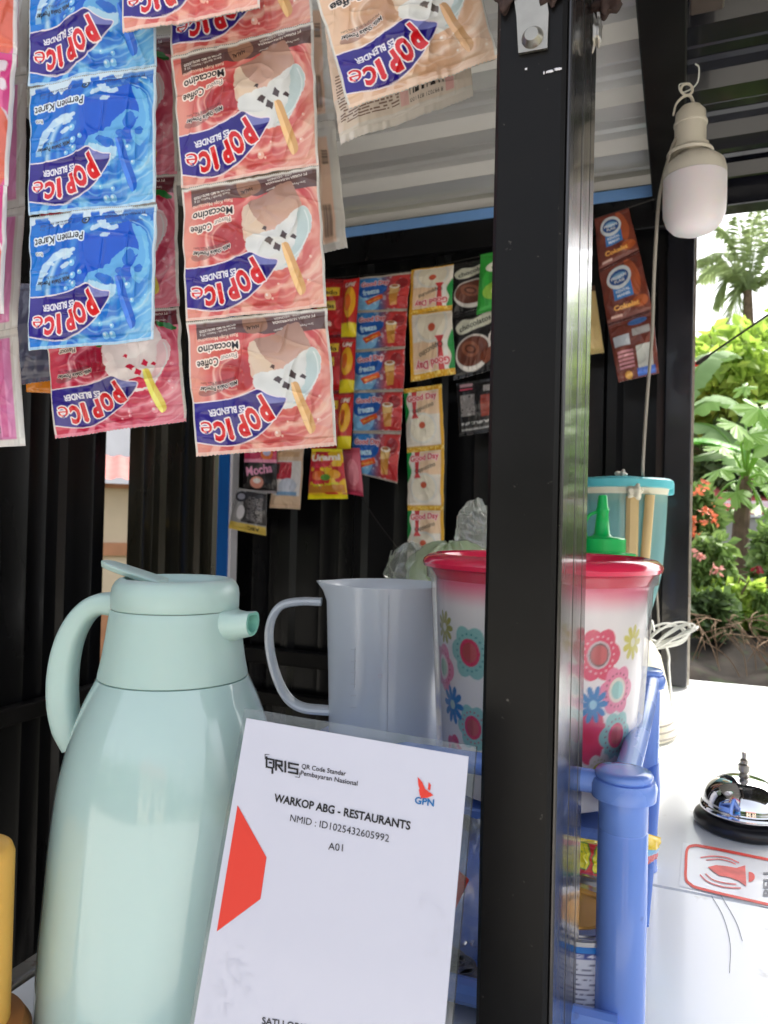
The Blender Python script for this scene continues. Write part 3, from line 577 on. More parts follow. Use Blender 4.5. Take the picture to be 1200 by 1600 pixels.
def sachet_mesh(name, cs, kind, res, thick, parent, seed, zig=0.0, m=None, wr=1.0, zigtop=False, grime=0):
    """cs = world corners TL, TR, BR, BL. A pillow with crimped, printed front and foil back."""
    nx, ny = res; TL, TR, BR, BL = [np.array(c_, float) for c_ in cs]
    u, v = np.meshgrid(np.linspace(0, 1, nx), np.linspace(0, 1, ny)); U = u[..., None]; V_ = v[..., None]
    B = TL*(1-U)*(1-V_)+TR*U*(1-V_)+BR*U*V_+BL*(1-U)*V_
    ex = (TR-TL)+(BR-BL); ey = (TL-BL)+(TR-BR); n = np.cross(ex, ey); n /= np.linalg.norm(n)
    if np.dot(n, CAM-B.mean((0, 1))) < 0: n = -n
    ex /= np.linalg.norm(ex); ey /= np.linalg.norm(ey)
    wd = np.linalg.norm(TR-TL); ht = np.linalg.norm(TL-BL)
    r = np.random.default_rng(seed); sd_ = r.integers(0, 1000)
    pil = (np.clip(1-(2*u-1)**2, 0, 1)**.6)*(np.clip(1-(2*np.clip((v-.06)/.88, 0, 1)-1)**2, 0, 1)**.5)
    A, Bc = u*100, v*100
    # wrinkles: ridged noise streaks running in from the seals, plus dents
    ang = r.uniform(-.5, .5)
    q1 = A*math.cos(ang)+Bc*math.sin(ang); q2 = -A*math.sin(ang)+Bc*math.cos(ang)
    n1 = vnoise(q1+50, q2*.35+80, 9, sd_); n2 = vnoise(q1*.4+30, q2+10, 11, sd_+1); n3 = vnoise(A+9, Bc+9, 26, sd_+2); n4 = vnoise(A*1.0, Bc*.25, 3.5, sd_+3)
    ridge = (1-abs(2*n1-1))**3*.5+(1-abs(2*n2-1))**4*.45
    edge = np.exp(-np.minimum(v, 1-v)/.10)
    h = thick*(pil*(.75+.6*n3)) + wr*wd*(.030*ridge*pil**.3+.016*(n4-.5)*edge+.045*(n3-.5))
    h += wd*.0035*np.sin(A*2.2)*np.exp(-(1-u)/.03)*0
    # seam lines
    edgew = wd*.012*(vnoise(Bc+sd_, A*0, 12, sd_+5)-.5)
    X = B+n*h[..., None]+ex*(edgew*(2*u-1)*.9)[..., None]*(abs(2*u-1) > .0)[..., None]
    sag = wd*.010*(vnoise(A+3, Bc*0, 30, sd_+7)-.5); X += ey*(sag*(v))[..., None]
    if zig:
        tri = abs((A/100*zig) % 1-.5)*2; X += ey*(-wd*.010*tri*(v > .999))[..., None]
    if zigtop:
        tri = abs((A/100*40) % 1-.5)*2; X += ey*(wd*.008*tri*(v < .001))[..., None]
    col = art(kind).get(nx, ny)
    verts = X.reshape(-1, 3); i = np.arange(nx*ny).reshape(ny, nx)
    fr = np.stack([i[:-1, :-1], i[1:, :-1], i[1:, 1:], i[:-1, 1:]], -1).reshape(-1, 4)
    # foil back, coarser, sharing nothing, set behind
    bx, by = min(nx, 70), min(ny, 64); bu, bv = np.meshgrid(np.linspace(0, nx-1, bx).round().astype(int), np.linspace(0, ny-1, by).round().astype(int))
    bp = X[bv, bu]; bpil = pil[bv, bu]
    bvt = (bp-n*(bpil*thick*1.5+.0011*min(1, wd/.1))[..., None]).reshape(-1, 3)
    j = np.arange(bx*by).reshape(by, bx)+nx*ny
    fb = np.stack([j[:-1, :-1], j[:-1, 1:], j[1:, 1:], j[1:, :-1]], -1).reshape(-1, 4)
    c0 = B.mean((0, 1)); Vv = np.vstack([verts, bvt])
    if parent is not None:
        A_ = np.array(pmat(parent).inverted()); Vv = Vv@A_[:3, :3].T+A_[:3, 3]; c0 = A_[:3, :3]@c0+A_[:3, 3]
    Vv = Vv-c0
    Fc = np.vstack([fr, fb]).astype(np.int32)
    me = bpy.data.meshes.new(name); me.vertices.add(len(Vv)); me.vertices.foreach_set('co', Vv.astype(np.float32).ravel())
    me.loops.add(Fc.size); me.loops.foreach_set('vertex_index', Fc.ravel())
    me.polygons.add(len(Fc)); me.polygons.foreach_set('loop_start', np.arange(0, Fc.size, 4, dtype=np.int32))
    me.materials.append(m or print_m); me.materials.append(foil)
    mi = np.zeros(len(Fc), np.int32); mi[len(fr):] = 1; me.polygons.foreach_set('material_index', mi)
    me.polygons.foreach_set('use_smooth', np.ones(len(Fc), bool)); me.update(calc_edges=True)
    at = me.color_attributes.new('print', 'FLOAT_COLOR', 'POINT'); ca = np.ones((len(Vv), 4), np.float32); ca[:nx*ny, :3] = col.reshape(-1, 3); ca[nx*ny:, :3] = .6
    at.data.foreach_set('color', ca.ravel())
    o = bpy.data.objects.new(name, me); C.objects.link(o); o.location = Vector([float(t) for t in c0])
    if parent is not None: o.parent = parent
    return o
def strip(name, label, cat, group, rows, kinds, d, yaw=0.0, res=(180, 165), thick=.005, seed=1, pname='sachet', m=None, plane=None, zig=38, wr=1.0, flat_n=None, zoff=0):
    """rows: [(xL,yL),(xR,yR)] photo points of the seals, top to bottom, on a plane d metres deep"""
    if plane is None:
        cx = np.mean([p[0] for r_ in rows for p in r_]); cy = np.mean([p[1] for r_ in rows for p in r_])
        p0 = P(cx, cy, d); a = YAW+yaw; nn = np.array([math.sin(a), -math.cos(a), 0])
    else: p0, nn = plane
    pts = [[hit(*p, p0, nn) for p in r_] for r_ in rows]
    top = (pts[0][0]+pts[0][1])/2
    t = thing(name, top, label, cat, group)
    for k, kd in enumerate(kinds):
        if kd is None: continue
        sachet_mesh(pname, [pts[k][0], pts[k][1], pts[k+1][1], pts[k+1][0]], kd, res, thick, t, seed*31+k, zig=(zig if k == len(kinds)-1 else 0), m=m, wr=wr)
    return t

# ================================================================ SETTING
def terrain(name, x0, x1, y0, y1, n, fz, m):
    xs = np.linspace(x0, x1, n); ys = np.linspace(y0, y1, n); X, Y = np.meshgrid(xs, ys); Z = fz(X, Y)
    i = np.arange(n*n).reshape(n, n); f = np.stack([i[:-1, :-1], i[:-1, 1:], i[1:, 1:], i[1:, :-1]], -1).reshape(-1, 4)
    return mesh_obj(name, np.stack([X, Y, Z], -1).reshape(-1, 3), f, m, None, True)
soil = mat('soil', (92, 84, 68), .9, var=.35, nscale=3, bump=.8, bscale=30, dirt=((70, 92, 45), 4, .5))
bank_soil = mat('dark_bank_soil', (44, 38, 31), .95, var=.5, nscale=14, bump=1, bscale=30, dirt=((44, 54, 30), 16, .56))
concrete = mat('concrete_floor', (128, 124, 118), .6, var=.2, nscale=3, bump=.2)
g = terrain('ground', -150, 150, -150, 150, 60, lambda X, Y: 0*X, soil); g['kind'] = 'structure'
MB().box(-1.3, 1.0, -.6, 1.7, 0, .03).build('floor', concrete)['kind'] = 'structure'
yd_m = mat('bounce_paving', (186, 182, 172), .8, var=.12, nscale=2, bump=.2)
MB().box(-8, 8, -9, -.62, 0, .025).build('bounce_pavement', yd_m)['kind'] = 'structure'  # unseen pale paving added to bounce daylight up under the roof
def bankz(X, Y):
    return -.02+np.clip((Y-2.15-.12*np.sin(X*3))*2.6, 0, 1)**.8*(.80+.16*vnoise(X*10+90, Y*10+90, 4, 2))*(X > -.5)
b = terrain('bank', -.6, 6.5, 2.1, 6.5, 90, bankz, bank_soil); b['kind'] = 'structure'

# ================================================================ KIOSK
WY = 1.60; ZC = .95; ROOFZ = CAMZ+.72
def corrugated(axis, a0, a1, fixed, z0, z1, name, m, parent, pitch=.19, depth=.014, sgn=1, mb=None):
    """upright ribbed sheet. axis 0: runs along X at Y=fixed; axis 1: along Y at X=fixed"""
    prof = []
    a = a0
    while a < a1:
        for (da, h) in ((0, 0), (.055, 0), (.065, .16), (.075, 0), (.105, 0), (.115, .16), (.125, 0), (.150, 0), (.158, 1), (.178, 1), (.1899, 0)):
            t = a+da*pitch/.19
            if t < a1: prof.append((t, h*depth*sgn))
        a += pitch
    prof.append((a1, 0)); mb = MB(); v = []; f = []
    for (t, h) in prof:
        for z in (z0, z1): v.append((t, fixed+h, z) if axis == 0 else (fixed+h, t, z))
    for k in range(len(prof)-1): f.append((2*k, 2*k+2, 2*k+3, 2*k+1))
    nb = len(v)
    mb.add(v, f)
    return mb.build(name, m, parent, True, auto=20)
xw0 = PY(360, 900, WY)[0]; xw1 = PY(1041, 700, WY)[0]
bw = thing('kiosk_wall', ((xw0+xw1)/2, WY, 0), 'black ribbed metal back wall of the kiosk behind the hanging coffee sachets', 'wall')
corrugated(0, xw0, xw1, WY, 0.05, ROOFZ-.10, 'ribbed_sheet', wall_black, bw, sgn=-1)
MB().box(xw0-.02, xw1, WY-.035, WY-.016, ROOFZ-.115, ROOFZ-.025, .002).build('header_beam', wall_black, bw)
zr = PY(455, 1012, WY)[2]
MB().box(xw0+.01, xw1-.01, WY-.05, WY-.0155, zr-.035, zr, .002).build('rail', black_paint, bw)
zr2 = PY(455, 1060, WY)[2]
MB().box(xw0+.01, xw1-.01, WY-.045, WY-.0155, zr2-.06, zr2-.03, .002).build('rail', black_paint, bw)
MB().box(xw0-.004, xw0+.02, WY-.05, WY-.0165, .05, ROOFZ-.116, .002).build('frame_upright', black_paint, bw)
xj1 = PY(1083, 500, WY)[0]
jm = thing('window_jamb', (xj1-.02, WY, ZC), 'black steel upright at the left side of the garden opening', 'post')
MB().box(xw1-.004, xj1, WY-.02, WY+.03, ZC+.006, ROOFZ-.03, .002).build('upright', roof_navy, jm)
MB().box(xj1+.0005, xj1+.005, WY+.0, WY+.03, ZC+.006, ROOFZ-.03).build('edge_strip', steel, jm)
zl = PY(1180, 322, WY)[2]
hl = MB().box(xj1+.0055, 2.2, WY-.02, WY+.03, zl, ROOFZ-.03, .002).build('window_lintel', roof_navy)
tag(hl, 'dark navy steel beam across the top of the garden opening', 'beam')
# left side wall with gap and door leaf
XL = -1.10
yg0 = PX(160, 900, XL)[1]; yg1 = PX(197, 900, XL)[1]; yd = PX(341, 900, XL)[1]
sw_ = thing('kiosk_wall', (XL, yg0/2, 0), 'black ribbed metal side wall at the left edge behind the mint flask', 'wall')
corrugated(1, -.5, yg0, XL, 0.05, ROOFZ+.01, 'ribbed_sheet', wall_black, sw_, pitch=.16)
zt = PX(60, 1085, XL)[2]
MB().box(XL+.0165, XL+.04, -.4, yg0-.005, zt-.03, zt, .002).build('rail', black_paint, sw_)
dl = thing('door_leaf', (XL, (yg1+yd)/2, 0), 'olive black ribbed metal door leaf with a blue edge strip', 'door')
corrugated(1, yg1, yd-.004, XL, 0.05, ROOFZ+.01, 'ribbed_sheet', wall_olive, dl, pitch=.13)
xb = [PY(q, 800, 1.515)[0] for q in (340, 356.5, 361)]
MB().box(xb[0], xb[1], 1.515, 1.545, .05, ROOFZ-.1).build('blue_edge_strip', blue_trim, dl)
MB().box(xb[1]+.0005, xb[2], 1.518, 1.545, .05, ROOFZ-.1).build('white_edge_strip', white_trim, dl)
# roof: ribs run along X
rf = thing('kiosk_roof', (0, .9, ROOFZ), 'ribbed metal kiosk roof seen from below, pale grey left and navy right', 'roof')
def roof_sheet(x0, x1, name, m, zo=0):
    prof = []; y = 1.66
    k = 0
    while y > .30:
        for (dy, h) in ((0, -.012), (.045, -.012), (.055, .012), (.085, .012), (.090, .007), (.096, .012), (.125, .012), (.130, .007), (.136, .012), (.158, .012)):
            prof.append((y-dy, h+ROOFZ+zo))
        y -= .168
    v = []; f = []
    for (yy, z) in prof: v += [(x0, yy, z), (x1, yy, z)]
    for k in range(len(prof)-1): f.append((2*k, 2*k+1, 2*k+3, 2*k+2))
    o = MB().add(v, f).build(name, m, rf, True, auto=15); return o
roof_sheet(-1.15, -.03, 'roof_sheet', roof_grey); o = roof_sheet(-.028, 1.7, 'roof_sheet', roof_navy); o['label'] = 'dark navy roof sheet'
MB().box(-1.12, -.065, WY-.040, WY-.036, ROOFZ-.052, ROOFZ-.030).build('skylit_strip', mat('skylit_gap_blue', (120, 165, 225), .3, var=.1), rf)  # blue colour stands in for sky light along the wall and roof gap
ra = thing('rafter', (-.01, 1., ROOFZ), 'black steel rafter running over the light bulb to the back wall', 'beam')
MB().box(-.062, -.004, .32, WY-.036, ROOFZ-.085, ROOFZ-.0135, .002).build('beam', black_paint, ra)
MB().box(-.001, .036, .32, .93, ROOFZ-.115, ROOFZ-.0135, .002).build('inner_bar', brown_bar, ra)
# counter
ct = thing('counter', (.2, .9, ZC), 'glossy white counter top under the bell and the blue rack', 'counter')
XCL = -.415
MB().box(XCL+.004, .62, .22, .708, ZC-.022, ZC, .0015).build('counter_top', white_lam, ct)
MB().box(XCL+.004, .62, .710, WY+.10, ZC-.022, ZC, .0015).build('counter_top', white_lam, ct)
MB().box(XCL-.012, XCL+.002, .22, 1.55, ZC-.05, ZC+.003, .001).build('edge_strip', steel, ct)
MB().box(XCL+.03, .60, .24, 1.55, ZC-.06, ZC-.023).build('apron', black_paint, ct)
for (x, y) in ((XCL+.05, .26), (.57, .26), (XCL+.05, 1.5), (.57, 1.5)): MB().box(x-.02, x+.02, y-.02, y+.02, .03, ZC-.0605, .002).build('leg', black_paint, ct)
for k, pts in enumerate(([(1112, 1400), (1130, 1432), (1141, 1475), (1140, 1520)], [(1126, 1398), (1150, 1440), (1160, 1470)])):
    MB().tube([PZ(*p, ZC+.0004) for p in spline([p for p in pts], 6)], .00022, 4).build('scratch', ink_grey, ct)
# foreground post
pc = (PY(877, 800, .38)); x1p = -.0588; x0p = -.0955
po = thing('front_post', ((x0p+x1p)/2, .43, 0), 'thick glossy black steel post in the foreground with a zinc clamp on top', 'post')
MB().box(x0p, x1p, .380, .4895, 0.0, ROOFZ+.05, .0022).build('channel', black_paint, po)
# side face: two raised lips leaving grooves
for (ya, yb) in ((.3825, .4265), (.4285, .4655), (.4675, .4885)):
    MB().box(x1p+.0002, x1p+.0026, ya, yb, 0.0, ROOFZ+.04, .0008).build('side_lip', black_side, po)
# clamp and bolts at the top
def onface(x, y): return PY(x, y, .3795)
cl = MB()
q = [onface(800, -30), onface(851, -30), onface(858, 22), onface(856, 78), onface(811, 86), onface(808, 28)]
cl.prism(q, (0, -.0018, 0)); cp_ = cl.build('clamp', steel, po)
cc = onface(833, 62)
MB().lathe([(0, .0035), (.0035, .0035), (.0055, .0008), (.0058, 0)], seg=20).build('rivet', steel, cp_, True, world=False)
rv = [o for o in bpy.data.objects if o.name.startswith('rivet')][-1]; rv.rotation_euler = (math.radians(90), 0, 0)
rv.location = Vector([float(t) for t in (np.array([cc[0], cc[1]-.0018, cc[2]])-np.array(Matrix.LocRotScale(po.location, None, None))[:3, 3]-np.array(cp_.location))])
rg = np.random.default_rng(5)
def lump(c, r, name, m, parent, n=14, seed=1, sq=(1, 1, 1)):
    rr = np.random.default_rng(seed); mb = MB(); v = []; f = []
    for i in range(n+1):
        for k in range(n*2):
            th = PI*i/n; ph = PI*k/n; d = np.array([math.sin(th)*math.cos(ph)*sq[0], math.sin(th)*math.sin(ph)*sq[1], math.cos(th)*sq[2]])
            w_ = 1+.28*math.sin(3*d[0]*2+seed)+.2*math.sin(5*d[1]*2+seed*2)+.15*math.sin(7*d[2]+seed); v.append(np.array(c)+d*r*w_)
    for i in range(n):
        for k in range(2*n): f.append((i*2*n+k, (i+1)*2*n+k, (i+1)*2*n+(k+1) % (2*n), i*2*n+(k+1) % (2*n)))
    return mb.add(v, f).build(name, m, parent, True, auto=None)
lump(PY(862, -12, .378), .0050, 'weld_bead', rust, po, seed=1, sq=(1, .6, 1.3))
lump(PY(789, -4, .378), .0055, 'weld_bead', rust, po, seed=2, sq=(.9, .6, 1.2))
p = P(948, 5, .44); lump(p, .0065, 'weld_bead', rust, po, seed=3, sq=(1.2, .8, 1))
lump(P(931, 52, .43), .0035, 'weld_bead', steel, po, seed=4, sq=(.7, .7, 2.6))
for (x, y, l) in ((858, 112, 10), (872, 108, 12), (850, 114, 3), (822, 108, 3)):
    a_ = onface(x, y); lump(a_, .0009, 'paint_scrape', white_trim, po, n=6, seed=int(x), sq=(l/5, .35, .8))

# ================================================================ BULB
dB = .92
bc = P(1085, 300, dB); s = dB/F
bt = thing('light_bulb', bc, 'white unlit light bulb in an off-white holder hanging from a hook by the garden opening', 'bulb')
def zz(y): return float(-(y-300)*s)
MB().lathe([(0.0001, zz(367)), (18*s, zz(366)), (32*s, zz(360)), (41*s, zz(350)), (45.5*s, zz(336)), (46.5*s, zz(320)), (46.5*s, zz(279))], bc, 56).build('diffuser', bulb_white, bt, True)
MB().lathe([(46.5*s, zz(278.5)), (46*s, zz(268)), (42*s, zz(256)), (33*s, zz(248)), (22*s, zz(243)), (20*s, zz(236)), (20*s, zz(226)), (.0001, zz(225))], bc, 56).build('collar', offwhite, bt, True)
fn = MB()
for k in range(28):
    a = 2*PI*k/28
    fn.tube([(bc[0]+math.cos(a)*r*s, bc[1]+math.sin(a)*r*s, bc[2]+zz(y)) for (r, y) in ((45.9, 270), (42.3, 257), (33.5, 249), (23, 244))], .0005, 4)
fn.build('cooling_ribs', offwhite, bt, True)['kind'] = 'stuff'
MB().lathe([(18*s, zz(240)), (23*s, zz(239)), (33*s, zz(244)), (34.5*s, zz(240)), (33*s, zz(237)), (24*s, zz(232)), (23*s, zz(222)), (23.5*s, zz(196)), (25*s, zz(195)), (25*s, zz(192)), (23*s, zz(191)), (22*s, zz(176)), (15*s, zz(167)), (.0001, zz(166))], bc+RT*(-8*s), 48).build('socket', offwhite, bt, True)
hk = spline([P(1052, 180, dB), P(1057, 162, dB), P(1070, 150, dB), P(1080, 152, dB), P(1086, 172, dB)], 6)
MB().tube(hk, .0022, 8, flat=.6).build('hanger', offwhite, bt, True)
MB().tube(spline([P(1073+9*math.cos(a), 140+9*math.sin(a), dB) for a in np.linspace(0, 2*PI, 12)], 3), .0016, 8).build('hook_ring', offwhite, bt, True)
hw = MB().tube(spline([P(1078, 130, dB), P(1062, 132, dB), P(1064, 144, dB), P(1078, 140, dB), P(1090, 128, dB), P(1092, 106, .9), P(1087, 100, .88)], 6), .0009, 6).build('hook_wire', white_wire, None, True)
tag(hw, 'thin bent white wire hook tied round the bar above the bulb', 'hook')
cb = MB().tube(spline([P(1057, 215, dB), P(1047, 240, dB), P(1034, 290, dB+.02), P(1028, 330, dB+.03), P(1022, 430, dB+.05), P(1019, 520, dB+.08), P(1012, 610, dB+.1), P(1006, 700, dB+.14), P(1005, 752, dB+.2), P(1012, 800, dB+.4), P(1024, 900, 1.4), P(1030, 985, 1.44)], 8), .0023, 8).build('bulb_cable', grey_wire, None, True)
tag(cb, 'grey cable hanging down from the bulb holder past the brown sachets', 'cable')
wl = MB().tube([PY(925, 344, 1.5), PY(1046, 303, 1.5), PY(1052, 300, 1.52)], .0011, 5).build('hanging_line', black_wire)
tag(wl, 'thin dark line that carries the brown milk sachets by the jamb', 'wire')
wl = MB().tube([PY(500, 436, 1.53), PY(640, 424, 1.53), PY(790, 392, 1.53)], .0011, 5).build('hanging_line', black_wire)
tag(wl, 'thin dark line that carries the coffee sachets on the back wall', 'wire')
wl = MB().tube(spline([PY(565, 778, 1.52), PY(590, 815, 1.5), PY(625, 862, 1.48), PY(650, 905, 1.46)], 5), .0012, 5).build('loose_wire', black_wire)
tag(wl, 'thin black loose wire slanting down the back wall behind the clear jug', 'wire')
sc_ = thing('stay_cord', PY(1083, 570, WY+.03), 'black stay cord slanting up to the right across the garden opening', 'cord')
pA = PY(1083, 572, WY+.035); pB = P(1232, 470, 1.25)
MB().tube([pA, pB], .0022, 6).build('cord', black_wire, sc_)
dd = (pB-pA)/np.linalg.norm(pB-pA); MB().tube([pA+dd*.012, pA+dd*.02, pA+dd*.045, pA+dd*.055], [.003, .0055, .0045, .0025], 8).build('cord_sleeve', black_wire, sc_, True)
MB().tube([pA+dd*.008, pA+dd*.011, pA+dd*.014], .0052, 8).build('red_band', ink_red, sc_, True)
MB().tube(spline([pA+dd*.012, pA+np.array([0, 0, .012]), pA+np.array([-.008, 0, .002]), pA+np.array([0, 0, -.012]), pA+dd*.01], 5), .0014, 6).build('ring', steel, sc_, True)

# ================================================================ THERMOS
dT = .46; sT = dT/F*.985
base = P(257, 1612, dT); base[2] = ZC
th = thing('vacuum_flask', base, 'pale mint green vacuum flask with a loop handle standing left of the placard', 'flask', rz=YAW-.06)
A0 = 1612.; zT = lambda y: (A0-y)*dT/F
body = [(.0001, .004), (165*sT, .004), (184*sT, .006), (191*sT, .016), (192*sT, zT(1560)), (190*sT, zT(1500)), (187*sT, zT(1440)), (182*sT, zT(1370)), (177*sT, zT(1300)), (169*sT, zT(1225)), (159*sT, zT(1175)), (148*sT, zT(1135)), (135*sT, zT(1100)), (125*sT, zT(1078)), (118*sT, zT(1064)), (116.5*sT, zT(1061)), (114*sT, zT(1060.5)), (90*sT, zT(1060))]
def refine(p, n=5): return [tuple(q) for q in spline([(r, z, 0) for r, z in p], n)]
bp_ = [(q[0], q[1]) for q in refine(body[2:15], 5)]
MB().lathe(body[:2]+bp_+body[15:], seg=96).build('body', mint_gloss, th, True, world=False, auto=50)
MB().lathe([(90*sT, zT(1060)), (114*sT, zT(1059.6)), (115.5*sT, zT(1058.5)), (115*sT, zT(1054)), (110*sT, zT(1030)), (105.5*sT, zT(1000)), (101.5*sT, zT(970)), (99.5*sT, zT(957)), (98.5*sT, zT(955.5)), (80*sT, zT(955))], seg=96).build('collar', mint, th, True, world=False, auto=50)
lidp = [(80*sT, zT(955)), (97.5*sT, zT(954.6)), (98.8*sT, zT(953)), (99*sT, zT(940)), (99*sT, zT(932)), (97.5*sT, zT(922)), (93*sT, zT(914)), (88*sT, zT(909.5)), (83*sT, zT(908)), (79*sT, zT(909)), (76.5*sT, zT(915)), (73*sT, zT(919)), (66*sT, zT(921)), (45*sT, zT(922)), (.0001, zT(922))]
MB().lathe(lidp, seg=96).build('lid', mint, th, True, world=False, auto=60)
# thumb lever, at local -x, pointing left and up
lv = MB()
sec = [(-22, 914, 27), (-60, 903, 29), (-88, 895, 28), (-108, 889, 23), (-120, 886, 12)]
v = []; f = []
for (x, y, hw_) in sec:
    for (dy, dz) in ((-hw_, 0), (-hw_*.9, 3), (hw_*.9, 3), (hw_, 0), (hw_*.8, -8), (-hw_*.8, -8)): v.append((x*sT, dy*sT, zT(y)+dz*sT))
for i in range(len(sec)-1):
    for k in range(6): f.append((i*6+k, i*6+(k+1) % 6, (i+1)*6+(k+1) % 6, (i+1)*6+k))
f.append([24+k for k in range(6)]); f.append([0, 5, 4, 3, 2, 1]); lo_ = lv.add(v, f).build('lever', mint, th, True, world=False, auto=50)
bm_ = lo_.modifiers.new('round', 'BEVEL'); bm_.width = .0012; bm_.segments = 2; bm_.limit_method = 'ANGLE'
# spout
sp = MB(); seg = 20
def ring(x, cy_, rw, rh, flat):
    out = []
    for k in range(seg):
        a = 2*PI*k/seg; y = rw*math.cos(a); z = rh*math.sin(a); z = min(z, flat*rh); out.append((x*sT, y*sT, zT(cy_)+z*sT))
    return out
r0 = [ring(80, 975, 40, 34, .75), ring(100, 974, 32, 28, .75), ring(118, 972, 26, 24, .7), ring(136, 969, 22, 22, .7), ring(138, 969, 21, 21, .7), ring(138, 969, 16, 16, .7), ring(124, 971, 14, 14, .7)]
v = [p for r in r0 for p in r]; f = [(i*seg+k, i*seg+(k+1) % seg, (i+1)*seg+(k+1) % seg, (i+1)*seg+k) for i in range(4) for k in range(seg)]
sp.add(v, f); so_ = sp.build('spout', mint, th, True, world=False, auto=45); so_z = so_.location.copy()
v = [p for r in r0[4:] for p in r]; f = [(i*seg+k, i*seg+(k+1) % seg, (i+1)*seg+(k+1) % seg, (i+1)*seg+k) for i in range(2) for k in range(seg)]+[[2*seg+k for k in range(seg)]]
MB().add(v, f).build('spout_throat', mint_in, th, True, world=False, auto=45)
for o_ in [q for q in bpy.data.objects if q.name in ('spout', 'spout_throat')]:
    R_ = Matrix.Rotation(-.26, 4, 'Z'); o_.location = R_ @ o_.location; o_.rotation_euler = (0, 0, -.26)
# loop handle (section sweep in the local xz plane), pixel points rel. to axis
ax = lambda y: 257+(A0-y)*.0235
cen = [(176, 952), (148, 953), (124, 968), (104, 998), (92, 1035), (87, 1075), (88, 1115), (95, 1150), (106, 1180)]
wid = [19, 17, 17, 19, 21, 22.5, 22.5, 21, 14]
cp2 = spline([((x-ax(y))*sT, 0, zT(y)) for x, y in cen], 7); ws = np.interp(np.linspace(0, 1, len(cp2)), np.linspace(0, 1, len(wid)), wid)
v = []; f = []; n = len(cp2)
for i, c_ in enumerate(cp2):
    t = cp2[min(i+1, n-1)]-cp2[max(i-1, 0)]; t /= np.linalg.norm(t); nn = np.array([t[2], 0, -t[0]]); w_ = ws[i]*sT; hw_ = 23*sT
    for k in range(16):
        a = 2*PI*k/16; ca, sa = math.cos(a), math.sin(a); e = .62
        v.append(c_+nn*w_*math.copysign(abs(ca)**e, ca)+np.array([0, 1, 0])*hw_*math.copysign(abs(sa)**e, sa))
for i in range(n-1):
    for k in range(16): f.append((i*16+k, i*16+(k+1) % 16, (i+1)*16+(k+1) % 16, (i+1)*16+k))
f.append([(n-1)*16+k for k in range(16)]); f.append(list(range(16))[::-1])
MB().add(v, f).build('handle', mint, th, True, world=False, auto=60)

# ================================================================ PLACARD
aP = YAW+math.radians(-24); tP = math.radians(14)
px_ = np.array([math.cos(aP), math.sin(aP), 0]); py_ = np.array([-math.sin(aP), math.cos(aP), 0])
pu = np.array([0, 0, 1.])*math.cos(tP)+py_*math.sin(tP); pn = np.cross(px_, pu)      # towards the viewer
p0P = P(385, 1122, .40)
def H(x, y, o=0.0): return hit(x, y, p0P, pn)+pn*o
TLc, TRc = H(385, 1122), H(732, 1182); dl_ = H(303, 1600)-TLc; dr_ = H(695, 1600)-TRc
kb = (ZC+.0012-TLc[2])/dl_[2]; BLc = TLc+dl_*kb; BRc = TRc+dr_*kb*np.linalg.norm(dl_)/np.linalg.norm(dr_)
pl = thing('payment_placard', (BLc+BRc)/2, 'white payment placard in a clear acrylic sleeve, leaning in front of the mint flask', 'placard')
MB().prism([BLc, BRc, TRc, TLc], -pn*.0006).build('paper', paper_m, pl)
eu = (TLc-BLc)/np.linalg.norm(TLc-BLc); ee = (TRc-TLc)/np.linalg.norm(TRc-TLc)
MB().prism([BLc-ee*.003, BRc+ee*.003, TRc+ee*.003+eu*.005, TLc-ee*.003+eu*.005], -pn*.0022).build('acrylic_sheet', acrylic, pl).location += Vector(tuple(-pn*.0008))
def decal_text(txt, a, b_, cap, m, bold=0.0, name='lettering', parent=pl, o=.0003):
    A_ = H(*a, o); B_ = H(*b_, o); e = B_-A_; wd = np.linalg.norm(e); e /= wd; u_ = np.cross(pn, e); V, T = text_tris(txt, bold)
    x0, x1 = V[:, 0].min(), V[:, 0].max(); hc = np.linalg.norm(H(a[0], a[1]-cap, o)-A_)
    pts = [A_+e*((x-x0)/(x1-x0)*wd)+u_*(y*hc) for x, y in V]
    return mesh_obj(name, pts, T, m, parent)
def decal_poly(pts, m, name='printed_shape', parent=pl, o=.0003):
    return mesh_obj(name, [H(*p, o) for p in pts], [list(range(len(pts)))], m, parent)
K = lambda x, y: (300+x/2.609, 1100+y/2.609)
# QRIS wordmark in angular strokes
def stroke(segs, w_, m, name):
    mb = MB()
    for (x0, y0, x1, y1) in segs:
        L_ = math.hypot(x1-x0, y1-y0); dx, dy = (x1-x0)/L_*w_/2, (y1-y0)/L_*w_/2
        q = [(x0-dx-dy, y0-dy+dx), (x1+dx-dy, y1+dy+dx), (x1+dx+dy, y1+dy-dx), (x0-dx+dy, y0-dy-dx)]
        i = len(mb.v); mb.v += [tuple(H(*K(*p), .0003+.00002*len(mb.f))) for p in q]; mb.f.append([i, i+1, i+2, i+3])
    return mb.build(name, m, pl)
def sk(x, y): return (300+x, 213+x*.20+y)         # slanted logo frame
def lg(*s_): return [(*sk(a, b), *sk(c_, d)) for (a, b, c_, d) in s_]
stroke(lg((5, 3, 5, 42), (5, 42, 26, 42), (5, 8, 34, 8), (34, 8, 34, 38), (18, 22, 24, 22), (29, 42, 29, 62), (44, 8, 44, 46), (44, 8, 68, 8), (68, 8, 68, 24), (52, 25, 68, 25), (56, 30, 70, 46),
          (82, 6, 82, 46), (97, 8, 134, 8), (97, 8, 97, 26), (97, 27, 132, 27), (132, 27, 132, 44), (97, 45, 132, 45)), 7.5, ink, 'logo_mark')
stroke(lg((-1, -8, -1, 10), (-1, -8, 16, -10), (140, 40, 140, 58), (122, 60, 140, 58)), 2.2, ink, 'logo_bracket')
